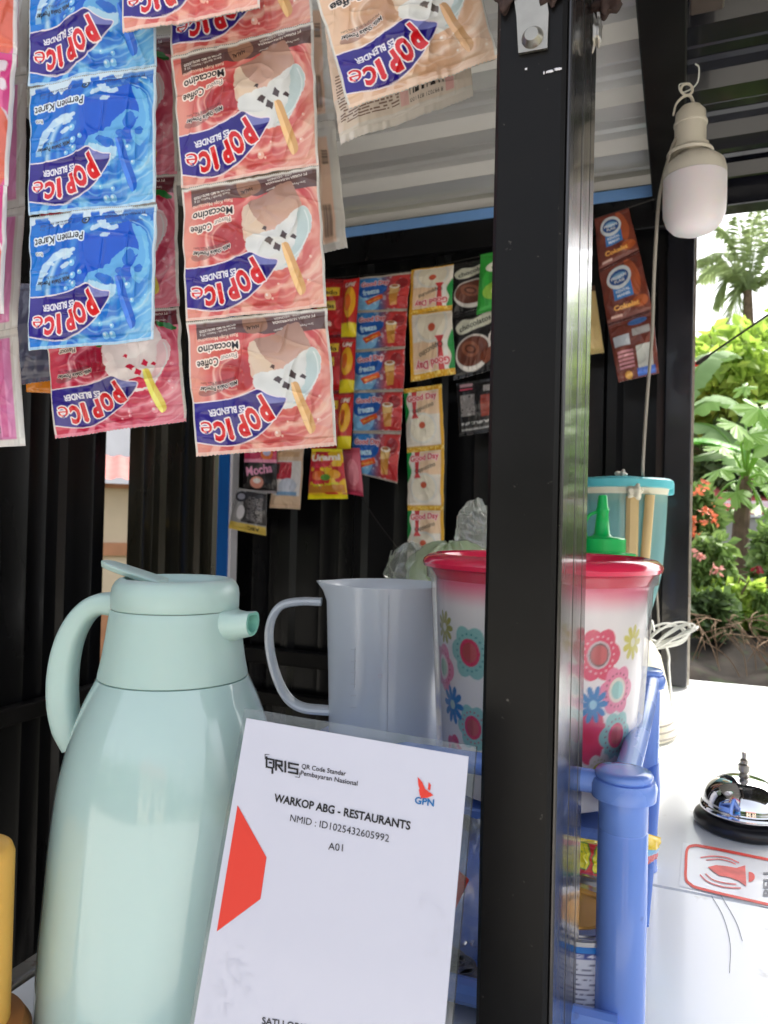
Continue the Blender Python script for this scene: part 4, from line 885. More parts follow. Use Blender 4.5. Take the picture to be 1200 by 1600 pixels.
decal_text('QR Code Standar', K(447, 262), K(628, 293), 7.2, ink, .012)
decal_text('Pembayaran Nasional', K(443, 289), K(675, 333), 7.2, ink, .012)
decal_text('WARKOP ABG - RESTAURANTS', K(334, 396), K(890, 513), 12.0, ink, .028)
decal_text('NMID : ID1025432605992', K(400, 477), K(803, 563), 11.0, ink, 0)
decal_text('A01', K(556, 593), K(615, 601), 11.5, ink, 0)
decal_text('GPN', K(908, 404), K(987, 417), 10.5, ink_blue, .03)
decal_text('SATU QRIS UNTUK SEMUA', K(286, 1303), K(760, 1385), 11, ink, .015)
decal_poly([K(187, 412), K(102, 927), K(280, 795), K(305, 625)], ink_red)
for q in ([(921, 297), (924, 330), (933, 356), (944, 368), (954, 352), (940, 318)], [(925, 345), (930, 372), (940, 383), (950, 378), (944, 360)], [(938, 368), (932, 384), (962, 382), (985, 372), (972, 360), (952, 358)], [(966, 318), (962, 348), (972, 352), (975, 330)], [(950, 345), (944, 372), (958, 372), (966, 356)]):
    decal_poly([K(*p) for p in q][::-1], ink_red, o=.0003+.00003*len(q), name='bird_mark')
rr_ = np.random.default_rng(4); mb = MB()
for (bx0, by0) in ((110, 940), (150, 1040), (930, 740), (950, 900), (60, 1120)):
    for _ in range(7):
        x, y = bx0+rr_.integers(0, 6)*14, by0+rr_.integers(0, 9)*14; i = len(mb.v); ww, hh = ((10, 34) if rr_.random() < .5 else (34, 10))
        mb.v += [tuple(H(*K(*p), .00015+.00001*_)) for p in ((x, y), (x, y+hh), (x+ww, y+hh+ww*.2), (x+ww, y+ww*.2))]; mb.f.append([i, i+1, i+2, i+3])
mb.build('faint_pattern', faint_ink, pl)['kind'] = 'stuff'

# ================================================================ FLORAL CANISTER
dC = .60; sC = dC/F; cb_ = P(836, 1215, dC); ZB = cb_[2]
cn = thing('floral_canister', cb_, 'large flowered canister with a red rim standing in the blue rack behind the black post', 'canister', rz=YAW-math.atan(236/1150))
zC = lambda y: (1215+.0*y-y)*sC
nxC, nyC = 420, 220
cv = Cv(2*PI*158/4, (1215-905)/4*1.0, 4, (236, 232, 230)); Xc, Yc = cv.X*4, cv.Y*4+905      # units: px/4
cv.mix(smooth(892, 946, Yc), (240, 84, 122), (250, 248, 246))
def ang2x(px):        # front-surface photo x -> canvas x; camera faces local -y
    a = math.asin(max(-.99, min(.99, (px-840)/158.))); return (a/(2*PI)+.5)*cv.Wd
def flower(px, y, r, n, petal, core, rim=None, dots=None, cx=None, ring=None):
    x = ang2x(px) if cx is None else cx; aa_ = (x/cv.Wd-.5)*2*PI; dfr = dC-158*sC*math.cos(aa_); y = 820+(y-820)*dfr/dC; r = r*.80
    yy = (y-905)/4; r = r/4
    th_ = np.arctan2(cv.Y-yy, cv.X-x); rad = np.hypot(cv.X-x, cv.Y-yy)
    if n >= 8: cv.paint(rad < r*(.35+.65*abs(np.cos(th_*n/2))**.55), petal)
    else: cv.paint(rad < r*(.80+.20*abs(np.cos(th_*n/2))), petal)
    if dots:
        for k in range(18): cv.paint(cv.ell(x+math.cos(k*PI/9)*r*.66, yy+math.sin(k*PI/9)*r*.66, r*.045), dots)
    if rim: cv.paint(rad < r*.50, rim)
    if ring: cv.paint(rad < r*.42, ring)
    cv.paint(rad < r*(.36 if rim else .24), core)
    if rim: cv.paint((rad < r*.36) & (cv.X > x+.05*r), [min(255, v+25) for v in core])
CR = (190, 70, 75)
teal = (150, 212, 206); pinkf = (244, 132, 170); hot = (230, 40, 96); olive = (160, 158, 30); blu = (0, 130, 200); brn = (128, 55, 45)
for (px, y, r, n, pe, co, ri, do, rg_) in ((742, 1028, 50, 6, teal, CR, hot, (60, 150, 150), None), (697, 1052, 46, 5, pinkf, (150, 200, 160), (248, 230, 225), (190, 30, 90), None), (745, 1148, 42, 6, teal, CR, hot, (200, 40, 90), None),
        (712, 1112, 36, 10, blu, (200, 235, 220), None, None, None), (702, 988, 32, 10, olive, (240, 240, 226), None, None, None), (712, 1185, 30, 5, hot, (150, 90, 80), (226, 120, 130), (150, 20, 60), None),
        (815, 1000, 52, 6, pinkf, CR, (250, 225, 225), (190, 30, 90), None), (830, 1110, 56, 5, hot, brn, (240, 190, 190), (150, 20, 60), None),
        (912, 1150, 50, 5, hot, (226, 30, 86), None, None, None), (922, 1020, 48, 6, hot, CR, (214, 200, 205), (250, 200, 215), (95, 70, 75)), (952, 1072, 44, 6, pinkf, (150, 214, 206), (246, 240, 222), (130, 40, 60), None),
        (955, 1142, 44, 6, teal, CR, hot, (150, 60, 90), None), (917, 1098, 33, 10, blu, (170, 225, 245), None, None, None), (971, 997, 32, 9, (214, 206, 70), (246, 244, 214), None, None, None),
        (932, 1203, 34, 6, (236, 230, 222), brn, (196, 200, 30), (160, 170, 40), None), (972, 1186, 30, 5, (232, 70, 130), (190, 40, 90), (240, 160, 190), (140, 20, 70), None)):
    flower(px, y, r, n, pe, co, ri, do, None, rg_)
colC = cv.get(nxC, nyC)
v = []; 
prof_r = np.interp(np.linspace(0, 1, nyC), [0, .02, 1], [163, 162, 143])
aa = (np.arange(nxC)+.5)/nxC*2*PI
ys = 905+(1215-905)*np.linspace(0, 1, nyC)
for j in range(nyC):
    r = prof_r[j]*sC; ang = aa-PI/2-PI
    v.append(np.stack([r*np.cos(ang), r*np.sin(ang), np.full(nxC, zC(ys[j]))], -1))
V = np.concatenate(v); i = np.arange(nxC*nyC).reshape(nyC, nxC); i2 = np.roll(i, -1, 1)
f = np.stack([i[1:], i2[1:], i2[:-1], i[:-1]], -1).reshape(-1, 4)
co_ = mesh_obj('printed_cup', V, f, print_jug, cn, True, False)
at = co_.data.color_attributes.new('print', 'FLOAT_COLOR', 'POINT'); ca = np.ones((len(V), 4), np.float32); ca[:, :3] = colC.reshape(-1, 3); at.data.foreach_set('color', ca.ravel())
MB().lathe([(.0001, zC(1214)), (142*sC, zC(1214.5))], seg=64).build('cup_bottom', white_trim, cn, True, world=False)
MB().lathe([(150*sC, zC(1212)), (152*sC, zC(1205)), (169*sC, zC(912)), (171*sC, zC(906)), (176*sC, zC(904)), (177*sC, zC(890)), (172*sC, zC(888))], seg=96).build('outer_shell', clear_cup, cn, True, world=False)
MB().lathe([(163*sC, zC(905)), (170*sC, zC(893)), (172*sC, zC(889)), (181*sC, zC(887)), (183*sC, zC(881)), (181*sC, zC(876)), (174*sC, zC(870)), (162*sC, zC(867)), (156*sC, zC(870)), (150*sC, zC(884)), (140*sC, zC(925)), (.0001, zC(930))], seg=96).build('red_rim', red_plastic, cn, True, world=False)

# ================================================================ WHITE JUG
dJ = .685; sJ = dJ/F; jb = P(598, 1172, dJ)
jg = thing('measuring_jug', jb, 'empty frosted clear plastic jug with a big loop handle behind the placard', 'jug', rz=YAW)
zJ = lambda y: (1172-y)*sJ
def jlathe(prof, name, m):
    v = []; n = 72
    for (r, z, sq) in prof:
        for k in range(n):
            a = 2*PI*k/n; q = 1
            da = (a-PI+PI) % (2*PI)-PI; da = math.atan2(math.sin(a-PI), math.cos(a-PI))
            q += sq*math.exp(-(da/.22)**2)
            q += -.018*math.exp(-(math.atan2(math.sin(a+1.5), math.cos(a+1.5))/.06)**2)
            v.append((r*q*math.cos(a), r*q*math.sin(a), z+(.02*abs(sq)*math.exp(-(da/.3)**2)*.35 if sq else 0)))
    f = [(i*n+k, i*n+(k+1) % n, (i+1)*n+(k+1) % n, (i+1)*n+k) for i in range(len(prof)-1) for k in range(n)]
    return mesh_obj(name, v, f, m, jg, True, False)
jlathe([(.0001, zJ(1170), 0), (82*sJ, zJ(1170), 0), (84*sJ, zJ(1160), 0), (88*sJ, zJ(1050), 0), (93*sJ, zJ(940), .0), (95*sJ, zJ(925), .05), (97*sJ, zJ(913), .13), (97*sJ, zJ(911.5), .14), (94.5*sJ, zJ(911.5), .14), (91*sJ, zJ(940), 0), (85.5*sJ, zJ(1050), 0), (81*sJ, zJ(1160), 0), (.0001, zJ(1165), 0)], 'cup', frost)
hp = spline([((x-(598+(1172-y)*.0235))*sJ, 0, zJ(y)) for x, y in ((502, 943), (470, 943), (440, 950), (424, 972), (420, 1005), (428, 1050), (446, 1090), (470, 1108), (505, 1112), (520, 1112))], 7)
MB().tube(hp, 12*sJ, 12, flat=.55, nrm=(0, 0, 1)).build('handle', frost_thin, jg, True, world=False)
for k, off in enumerate((-1, 1)):
    MB().tube([p+np.array([0, off*6.5*sJ, 0]) for p in hp], 12.6*sJ, 8, flat=.9).v
MB().tube([p+np.array([0, -11*sJ, 0]) for p in hp], 5.5*sJ, 8).build('handle_ridge', frost_thin, jg, True, world=False)
MB().tube([p+np.array([0, 11*sJ, 0]) for p in hp], 5.5*sJ, 8).build('handle_ridge', frost_thin, jg, True, world=False)
for (x, ya, yb) in ((553, 1012, 1075), (605, 930, 1150)):
    MB().tube([P(x+(1172-y)*.01, y, dJ-.0535-(1172-y)*1.5e-5) for y in (ya, (ya+yb)/2, yb)], .00035, 5).build('moulded_line', frost_thin, jg)
for k in range(6): MB().tube([P(548, 1015+k*18, dJ-.0508), P(556, 1015+k*18, dJ-.0520)], .0003, 4).build('scale_mark', frost_thin, jg)
rp = P(594, 1056, dJ-90*sJ/1.0*1.0-.001)
MB().tube([rp+RT*.0016*math.cos(a)+UP*.0016*math.sin(a) for a in np.linspace(0, 2*PI, 14)], .0003, 5).build('moulded_mark', white_trim, jg, True)

# ================================================================ BLUE RACK
fr = P(975, 1205, .46); bk = P(1016, 1045, .70)
xr = fr[0]; yF = fr[1]; yB = yF+.255; xl = xr-.285; zlow = CAMZ-.192; ztf = fr[2]; ztb = bk[2]
rk = thing('storage_rack', ((xr+xl)/2, (yF+yB)/2, ZC), 'periwinkle blue plastic two-tier rack with round tube legs behind the black post', 'rack')
def post_tube(x, y, zt_, r, joint):
    mb = MB(); mb.lathe([(0.0001, 0), (r*1.05, 0), (r, .004), (r*.99, joint-ZC), (r*.96, joint-ZC+.0008), (r*.985, joint-ZC+.0016), (r, zt_-ZC-.014)], (x, y, ZC+.0005), 40)
    mb.build('tube_leg', blue_plastic, rk, True, auto=50)
    MB().lathe([(r*.98, -.0165), (r*1.28, -.0155), (r*1.32, -.008), (r*1.22, -.0045), (r*.9, -.0040)], (x, y, zt_), 40).build('socket', blue_plastic, rk, True, auto=60)
    MB().lathe([(r*.9, -.006), (r*1.12, -.004), (r*1.16, -.0015), (r*1.08, .0005), (r*.7, .0012), (.0001, .0014)], (x, y, zt_), 40).build('cap', blue_plastic, rk, True, auto=60)
rT = .0152
post_tube(xr, yF, ztf, rT, P(975, 1297, .46)[2]); post_tube(xr, yB, ztb, .0150, ztb-.02); post_tube(xl, yF, zlow, rT, zlow-.03); post_tube(xl, yB, zlow, .015, zlow-.02)
# side rail: sloping glossy bar between front and back caps
ztf0, ztb0 = ztf, ztb
for xx in (xr, xl):
    ztf, ztb = (ztf0, ztb0) if xx == xr else (zlow, zlow)
    a_ = np.array([xx, yF+.012, ztf-.008]); b2 = np.array([xx+.006, yB-.01, ztb-.008])
    m1 = a_*.7+b2*.3; m2 = a_*.3+b2*.7
    MB().tube(spline([a_, m1+[0, 0, -.004], m2+[0, 0, -.006], b2], 6), .0085, 12, flat=.8).build('side_rail', blue_plastic, rk, True)
    # side skirt of the basket
    MB().add([(xx-.002, yF+.01, ztf-.012), (xx-.002, yB-.01, ztb-.012), (xx-.002, yB-.01, ztb-.068), (xx-.002, yF+.01, ztf-.060), (xx+.001, yF+.01, ztf-.012), (xx+.001, yB-.01, ztb-.012), (xx+.001, yB-.01, ztb-.068), (xx+.001, yF+.01, ztf-.060)],
              [(0, 1, 2, 3), (4, 7, 6, 5), (0, 4, 5, 1), (3, 2, 6, 7), (0, 3, 7, 4), (1, 5, 6, 2)]).build('basket_side', blue_plastic, rk)
    MB().tube([(xx+.012, yB+.004, ztb-.085), (xx+.012, yB-.05, ztb-.10), (xx+.008, yF+.09, ZC+.03)], .006, 10, flat=.5).build('side_flange', blue_plastic, rk, True)
ztf, ztb = ztf0, ztb0
MB().tube([(xl+.01, yF, zlow-.009), ((xl+xr)/2, yF-.004, ztf-.007), (xr-.01, yF, ztf-.009)], .0075, 12, flat=1.0).build('front_rail', blue_plastic, rk, True)
MB().tube([(xl+.01, yB, zlow-.012), (xr-.01, yB, ztb-.012)], .0075, 12).build('back_rail', blue_plastic, rk, True)
MB().box(xl+.004, xr-.004, yB-.004, yB+.001, ztf-.075, zlow-.02, .001).build('basket_back', blue_plastic, rk)
ztray = min(ZB, jb[2])-.0045
MB().box(xl+.004, xr-.004, yF+.055, yB-.006, ztray-.004, ztray+.0035, .0015).build('upper_tray', blue_plastic, rk)
MB().box(xl+.004, xr-.004, yF-.015, yB, ZC+.006, ZC+.011, .0015).build('lower_tray', blue_plastic, rk)
MB().tube([(xl, yF-.02, ZC+.02), ((xl+xr)/2, yF-.024, ZC+.021), (xr, yF-.02, ZC+.02)], .008, 10).build('lower_rim', blue_plastic, rk, True)
MB().box(xl+.004, xr-.004, yB-.0015, yB+.0025, ZC+.0115, ZC+.06, .001).build('lower_back', blue_plastic, rk)

# milk tin
cnc = P(893, 1411, .505); rc = .046; zt_ = cnc[2]; hb = zt_-(ZC+.0115)
tn = thing('milk_tin', (cnc[0], cnc[1], ZC+.0115), 'blue milk tin with a gold ringed lid standing on the lower tray of the rack', 'tin')
cv = Cv(200, 60, 4, (20, 118, 205)); cv.mix(cv.Y/60, (20, 120, 205), (60, 165, 225))
cv.paint(cv.rect(90, 6, 128, 52), (212, 214, 224)); cv.paint(cv.rect(104, 6, 126, 11), (40, 60, 140)); cv.paint(cv.text('ISI 400', 115, 8.5, 3, 16, 0, .02), (240, 240, 250))
for k in range(9): cv.paint(cv.rect(93, 15+k*4, 124, 16.2+k*4) & (vnoise(cv.X, cv.Y*0+k, 1.3, k) > .35), (80, 80, 110))
cv.paint(cv.text('Susu Kental Manis', 45, 30, 8, 70, 0, .03), (240, 240, 245)); cv.paint(cv.text('SUSU', 160, 34, 14, 30, 0, .04), (240, 240, 245))
nx_, ny_ = 240, 70; cc_ = cv.get(nx_, ny_); an = (np.arange(nx_)+.5)/nx_*2*PI+math.radians(85); V = []
for j in range(ny_): V.append(np.stack([rc*np.cos(an)*.985, rc*np.sin(an)*.985, np.full(nx_, hb*(.92-.90*j/(ny_-1)))], -1))
V = np.concatenate(V); i = np.arange(nx_*ny_).reshape(ny_, nx_); i2 = np.roll(i, -1, 1)
co_ = mesh_obj('label_band', V, np.stack([i[1:], i2[1:], i2[:-1], i[:-1]], -1).reshape(-1, 4), print_far, tn, True, False)
at = co_.data.color_attributes.new('print', 'FLOAT_COLOR', 'POINT'); ca = np.ones((len(V), 4), np.float32); ca[:, :3] = cc_.reshape(-1, 3); at.data.foreach_set('color', ca.ravel())
MB().lathe([(rc*.97, hb*.90), (rc*1.02, hb*.93), (rc*1.03, hb*.99), (rc*1.0, hb*1.01), (rc*.96, hb*1.005), (rc*.95, hb-.003)], seg=64).build('rim', tin_m, tn, True, world=False)
MB().lathe([(rc*.95, hb-.003), (rc*.80, hb-.003), (rc*.78, hb-.0022), (rc*.62, hb-.0022)], seg=64).build('lid_ring', tin_m, tn, True, world=False)
MB().lathe([(rc*.62, hb-.0022), (rc*.60, hb-.0012), (rc*.50, hb-.0012), (rc*.48, hb-.0022), (rc*.3, hb-.002), (.0001, hb-.002)], seg=64).build('gold_centre', gold_m, tn, True, world=False)
# noodle pack and yellow/blue pack
def flatpack(name, label, cat, cs, kind_cv, thick=.006, res=(90, 60), seed=1):
    _art['tmp_'+name] = kind_cv
    c0 = np.mean(cs, 0); t = thing(name, (c0[0], c0[1], min(c_[2] for c_ in cs)), label, cat)
    sachet_mesh('wrapper', cs, 'tmp_'+name, res, thick, t, seed, zig=0, m=print_far); return t
cv = Cv(120, 50, 4, (215, 45, 30)); cv.paint(cv.rect(0, 0, 120, 6), (240, 215, 60)); m_ = cv.text('MI GORENG', 62, 26, 27, 112, .10, .06); cv.inked(m_, (240, 225, 30), (90, 140, 40), 1.6); cv.paint(cv.Y > 44, (60, 140, 70))
flatpack('noodle_pack', 'red pack with yellow letters leaning in the rack behind the milk tin', 'pack', [P(885, 1305, .56), P(1002, 1326, .59), P(995, 1392, .575), P(880, 1366, .545)], cv, .008, (160, 70), 3)
cv = Cv(60, 30, 4, (30, 120, 200)); cv.paint(cv.rect(0, 0, 60, 14), (236, 200, 30)); cv.paint(cv.rect(0, 14, 60, 20), (120, 190, 230)); cv.paint(cv.rect(30, 20, 60, 30), (200, 40, 50))
flatpack('blue_pack', 'small yellow and blue pack poking out behind the front leg of the rack', 'pack', [P(985, 1296, .54), P(1032, 1308, .57), P(1027, 1342, .57), P(985, 1364, .54)], cv, .004, (60, 30), 5)
# clear bag with red tag
def crumple(name, c, size, m, parent, seed, n=40, sq=.25, spike=0):
    r = np.random.default_rng(seed); th_, ph = np.meshgrid(PI*np.arange(n+1)/n, PI*np.arange(2*n)/n, indexing='ij')
    D_ = np.stack([np.sin(th_)*np.cos(ph), np.sin(th_)*np.sin(ph), np.cos(th_)], -1); W_ = np.ones(th_.shape)
    for q in range(9):
        a_ = r.normal(size=3); a_ /= np.linalg.norm(a_); t = D_@a_; b_ = r.normal(size=3); t2 = D_@b_
        W_ += sq*r.uniform(-.35, .5)*(1-np.abs(np.sin(t*r.uniform(2, 4.5)+.6*t2+r.uniform(0, 3))))**2.2*np.clip(.6+t2, 0, 1)
    fold = np.sin(ph*11+3*np.sin(th_*2)+seed)*np.exp(-((th_-.2)/.5)**2); W_ += .10*fold*sq/.3
    v = np.array(c)+(RT*D_[..., :1]*size[0]+fw*D_[..., 1:2]*size[1]+UP*D_[..., 2:]*size[2])*W_[..., None]
    i = np.arange((n+1)*2*n).reshape(n+1, 2*n); i2 = np.roll(i, -1, 1); f = np.stack([i[:-1], i[1:], i2[1:], i2[:-1]], -1).reshape(-1, 4)
    return mesh_obj(name, v.reshape(-1, 3), f, m, parent, True, True, 50)
cbg = P(722, 1385, .53)
bgt = thing('clear_bag', (cbg[0], cbg[1], ZC+.012), 'crumpled clear bag with a red tag in the rack between the placard and the post', 'bag')
crumple('film', cbg, (.030, .025, .045), bag_m, bgt, 3, sq=.35)
q = [P(712, 1357, .505), P(733, 1375, .505), P(712, 1420, .505), P(700, 1440, .505)]
MB().prism(q, fw*.0012).build('red_tag', ink_red, bgt)
for (x, y, d_) in ((716, 1508, .475), (742, 1530, .50), (700, 1496, .50)):
    c_ = P(x, y, d_); z = ZC+.0112; c_ = PZ(x, y, z+.001)
    k = thing('coin', (c_[0], c_[1], z), {716: 'silver coin on the blue tray nearest the placard edge', 742: 'silver coin on the blue tray half hidden by the post', 700: 'silver coin on the blue tray half hidden by the placard'}[x], 'coin', 'coins on the rack tray')
    MB().lathe([(.0001, .0016), (.0045, .0016), (.0047, .0019), (.0052, .0019), (.0054, .0016), (.0108, .0016), (.0112, .002), (.0125, .002), (.0128, .001), (.0125, 0), (.0001, 0)], seg=40).build('disc', coin_m, k, True, world=False, auto=30)

# green squeeze cap + pale bag behind canister
sb = P(940, 868, .80)
gq = thing('squeeze_bottle', (sb[0], sb[1], sb[2]-.09), 'squeeze bottle with a bright green nozzle cap rising behind the red rim', 'bottle')
s8 = .80/F
MB().lathe([(.0001, -.09+.001), (46*s8, -.09), (48*s8, -.085), (48*s8, -.01), (40*s8, 0)], sb+np.array([0, 0, 0]), 40).build('bottle', white_trim, gq, True)
MB().lathe([(38*s8, -2*s8), (51*s8, 0), (51*s8, 4*s8), (36*s8, 6*s8), (36*s8, 26*s8), (34*s8, 28*s8), (16*s8, 30*s8), (12*s8, 34*s8), (9*s8, 66*s8), (10*s8, 68*s8), (10*s8, 73*s8), (8.5*s8, 76*s8), (7*s8, 92*s8), (6*s8, 94*s8), (.0001, 95*s8)], sb, 40).build('nozzle_cap', green_plastic, gq, True, auto=40)
MB().tube(spline([sb+RT*s8*x+UP*s8*y for x, y in ((-24, 28), (-27, 46), (-20, 62), (-8, 68))], 6), 2.6*s8, 8).build('strap', green_plastic, gq, True)
pg = thing('plastic_bag', P(700, 900, 1.0), 'crumpled clear and pale green plastic bag bulging above the red rim', 'bag')
crumple('film', P(700, 893, .95), (.058, .05, .036), bag_green, pg, 11, sq=.42)
crumple('film', P(742, 832, .98), (.026, .024, .038), bag_m, pg, 7, sq=.5)
crumple('film', P(640, 893, .95), (.026, .02, .030), bag_m, pg, 5, sq=.5)
MB().tube(spline([P(612, 860, .95), P(608, 880, .95), P(616, 900, .95)], 4), .0012, 6).build('twisted_end', bag_m, pg, True)
# grey box under the bag so it stands on something: shelf pot
bb = P(700, 985, .98)
MB().lathe([(.0001, 0), (.060, 0), (.072, bb[2]-ZC-.002), (.068, bb[2]-ZC-.002), (.056, .004), (.0001, .004)], (bb[0], bb[1], ZC+.0005), 40).build('basin', white_trim, pg, True)

# ================================================================ BLENDER JAR
dL = 1.16; sL = dL/F; lb = P(962, 1140, dL); lb[2] = ZC
bl = thing('blender', lb, 'countertop blender with a pale turquoise jar and a cream base by the jamb', 'blender', rz=YAW)
zL = lambda y: (1140-y)*sL+.001
MB().lathe([(.0001, 0), (84*sL, 0), (87*sL, 3*sL), (88*sL, zL(1130)), (80*sL, zL(1105)), (74*sL, zL(1060)), (64*sL, zL(1020)), (52*sL, zL(1000)), (40*sL, zL(994)), (.0001, zL(993))], seg=56).build('motor_base', cream_plastic, bl, True, world=False, auto=50)
for k, y in enumerate((1112, 1121, 1130)): MB().lathe([((80+k*3)*sL, zL(y)), ((85+k*3)*sL, zL(y+1)), ((85+k*3)*sL, zL(y+4)), ((80+k*3)*sL, zL(y+5))], seg=56).build('foot_ring', grey_wire, bl, True, world=False)
MB().lathe([(38*sL, zL(993)), (44*sL, zL(975)), (50*sL, zL(950)), (58*sL, zL(920)), (64*sL, zL(890)), (67*sL, zL(850)), (69*sL, zL(800)), (70*sL, zL(760)), (67*sL, zL(760)), (64*sL, zL(850)), (55*sL, zL(920)), (40*sL, zL(975)), (.0001, zL(980))], seg=56).build('jar', teal_m, bl, True, world=False)
MB().lathe([(63*sL, zL(785)), (67*sL, zL(784)), (73*sL, zL(760)), (74*sL, zL(757)), (60*sL, zL(752)), (.0001, zL(750))], seg=56).build('lid_plug', cream_plastic, bl, True, world=False)
lid = MB().lathe([(72*sL, zL(764)), (77*sL, zL(763)), (78*sL, zL(752)), (74*sL, zL(749)), (30*sL, zL(745)), (.0001, zL(744.5))], seg=56).build('lid', cyan_plastic, bl, True, world=False)
MB().box(68*sL, 80*sL, -14*sL, 14*sL, zL(772), zL(752), .002).build('lid_tab', cyan_plastic, bl, world=False)
lump(lb+RT*2*sL+np.array([0, 0, zL(742)]), 8*sL, 'lid_knob', offwhite, bl, seed=0, sq=(1, 1, .9))
lump(lb-fw*.09+RT*(-6)*sL+np.array([0, 0, zL(770)]), 10*sL, 'button', cream_plastic, bl, seed=0, sq=(1, .6, .9))
MB().box(-14*sL, 4*sL, -78*sL, -66*sL, zL(900), zL(775), .004).build('handle', beige_wood, bl, world=False)
MB().tube([(14*sL, -.070, zL(900)), (21*sL, -.072, zL(775))], 7*sL, 12).build('tamper', beige_wood, bl, True, world=False)
cdc = P(1040, 992, 1.36)
cdm = MB()
for k in range(6):
    o_ = np.array([.004*k, .003*math.sin(k*2), .003*math.cos(k*3)]); cdm.tube(spline([cdc+o_+RT*(.034+.002*(k % 3))*math.cos(a)+UP*(.018+.0014*(k % 4))*math.sin(a+.3*k)+fw*.006*math.sin(2*a) for a in np.linspace(0, 2*PI, 12)], 4), .0020, 6, cap=False)
cdm.tube(spline([cdc-UP*.015, cdc-UP*.04+RT*.006, P(1045, 1045, 1.34), P(1050, 1100, 1.27), P(1055, 1132, 1.2), P(1040, 1142, 1.17)], 6), .0022, 6)
cdm.tube(spline([cdc-RT*.03, P(1018, 970, 1.36), P(1022, 985, 1.34)], 5), .0022, 6)
tag(cdm.build('power_cord', white_wire, None, True), 'white coiled power cord hanging beside the jamb behind the blender', 'cord')
st = MB().tube([P(990, 1166, .73), P(991, 1060, .73), P(993, 972, .735)], [.0062, .0048, .0046], 12).build('wooden_stick', brown_wood, None, True)
tag(st, 'brown wooden stick standing upright between the flowered canister and blender', 'stick')

# ================================================================ BELL + STICKER
bp0 = PZ(1161, 1292, ZC); sb_ = np.dot(bp0-CAM, fw)/F
bell = thing('service_bell', bp0, 'chrome service bell on a black base beside the red bell sticker', 'bell')
q = sb_
MB().lathe([(.0001, .001), (66*q, 0), (71*q, 4*q), (72*q, 10*q), (70*q, 15*q), (64*q, 20*q), (50*q, 24*q), (.0001, 24*q)], bp0, 72).build('base', bell_base, bell, True, auto=50)
dome = [(58*q, 25*q), (62*q, 26*q), (63*q, 29*q), (61.5*q, 33*q), (59*q, 36*q), (57.5*q, 44*q), (53*q, 55*q), (45*q, 65*q), (33*q, 73*q), (18*q, 77*q), (5*q, 78.5*q), (.0001, 78.5*q)]
MB().lathe([(r, z) for r, z, _ in spline([(r, z, 0) for r, z in dome], 4)], bp0, 96).build('dome', chrome, bell, True)
MB().lathe([(6*q, 78*q), (8*q, 80*q), (5*q, 84*q), (8*q, 87*q), (8.5*q, 97*q), (5.5*q, 99*q), (6*q, 104*q), (3*q, 107*q), (3.5*q, 116*q), (.0001, 117*q)], bp0, 20).build('plunger', steel, bell, True, auto=40)
sk_c = [(1067, 1316), (1061, 1384), (1235, 1426), (1243, 1354)]
stk = thing('bell_sticker', PZ(1140, 1370, ZC), 'white sticker with a red ringing bell sign stuck on the counter below the bell', 'sticker')
film = mat('sticker_film', (228, 230, 232), .3, coat=.3, var=.02)
G = lambda x, y, o=0: PZ(1000+x/5.715, 1160+y/5.715, ZC+.0006+o)
mesh_obj('film', [PZ(*p, ZC+.0004) for p in sk_c], [(0, 1, 2, 3)], film, stk)
def gl(pts, w_, m, name, closed=False, o=.0003):
    pts = [np.array(p, float) for p in pts]; n = len(pts); v = []; f = []
    for i in range(n):
        t = (pts[(i+1) % n]-pts[i-1]) if closed else (pts[min(i+1, n-1)]-pts[max(i-1, 0)]); t = t/np.linalg.norm(t); nn = np.array([-t[1], t[0]])
        v += [G(*(pts[i]+nn*w_/2), o), G(*(pts[i]-nn*w_/2), o)]
    for i in range(n if closed else n-1): j = (i+1) % n; f.append((2*i, 2*i+1, 2*j+1, 2*j))
    return mesh_obj(name, v, f, m, stk)
gl(spline([(1400, 1090), (1143, 1045), (600, 935), (470, 922), (420, 960), (410, 1100), (410, 1215), (450, 1265), (560, 1310), (1143, 1445), (1400, 1500)], 5), 24, ink_red, 'sticker_border')
gl(spline([(540, 1028), (650, 1015), (780, 1030), (885, 1075)], 5), 12, ink_pink, 'ring_line'); gl(spline([(590, 1050), (700, 1042), (790, 1060), (855, 1088)], 5), 10, ink_pink, 'ring_line')
gl(spline([(585, 1170), (650, 1225), (760, 1255), (860, 1265)], 5), 10, ink_pink, 'ring_line'); gl(spline([(535, 1180), (610, 1245), (750, 1290), (900, 1300)], 5), 12, ink_pink, 'ring_line')
mesh_obj('bell_sign', [G(x, y, .0004) for x, y in ((605, 1112), (680, 1095), (780, 1105), (860, 1120), (940, 1097), (950, 1285), (880, 1235), (800, 1205), (710, 1190), (650, 1150))][::-1], [list(range(10))], mat('mid_faded_red', (224, 96, 88), .5, var=.25, nscale=60), stk)
mesh_obj('bell_sign', [G(970+56*math.cos(a), 1200+46*math.sin(a), .0003) for a in np.linspace(-PI/2, PI/2, 12)], [list(range(12))], ink_red, stk)
V, T = text_tris('BELL', .02); x0, x1 = V[:, 0].min(), V[:, 0].max()
# letters run up the card: text x -> photo up, text y -> photo left
mesh_obj('lettering', [G(1165+12-y*78+(x-x0)/(x1-x0)*2, 1370-(x-x0)/(x1-x0)*250, .0005) for x, y in V], T, ink_grey, stk)

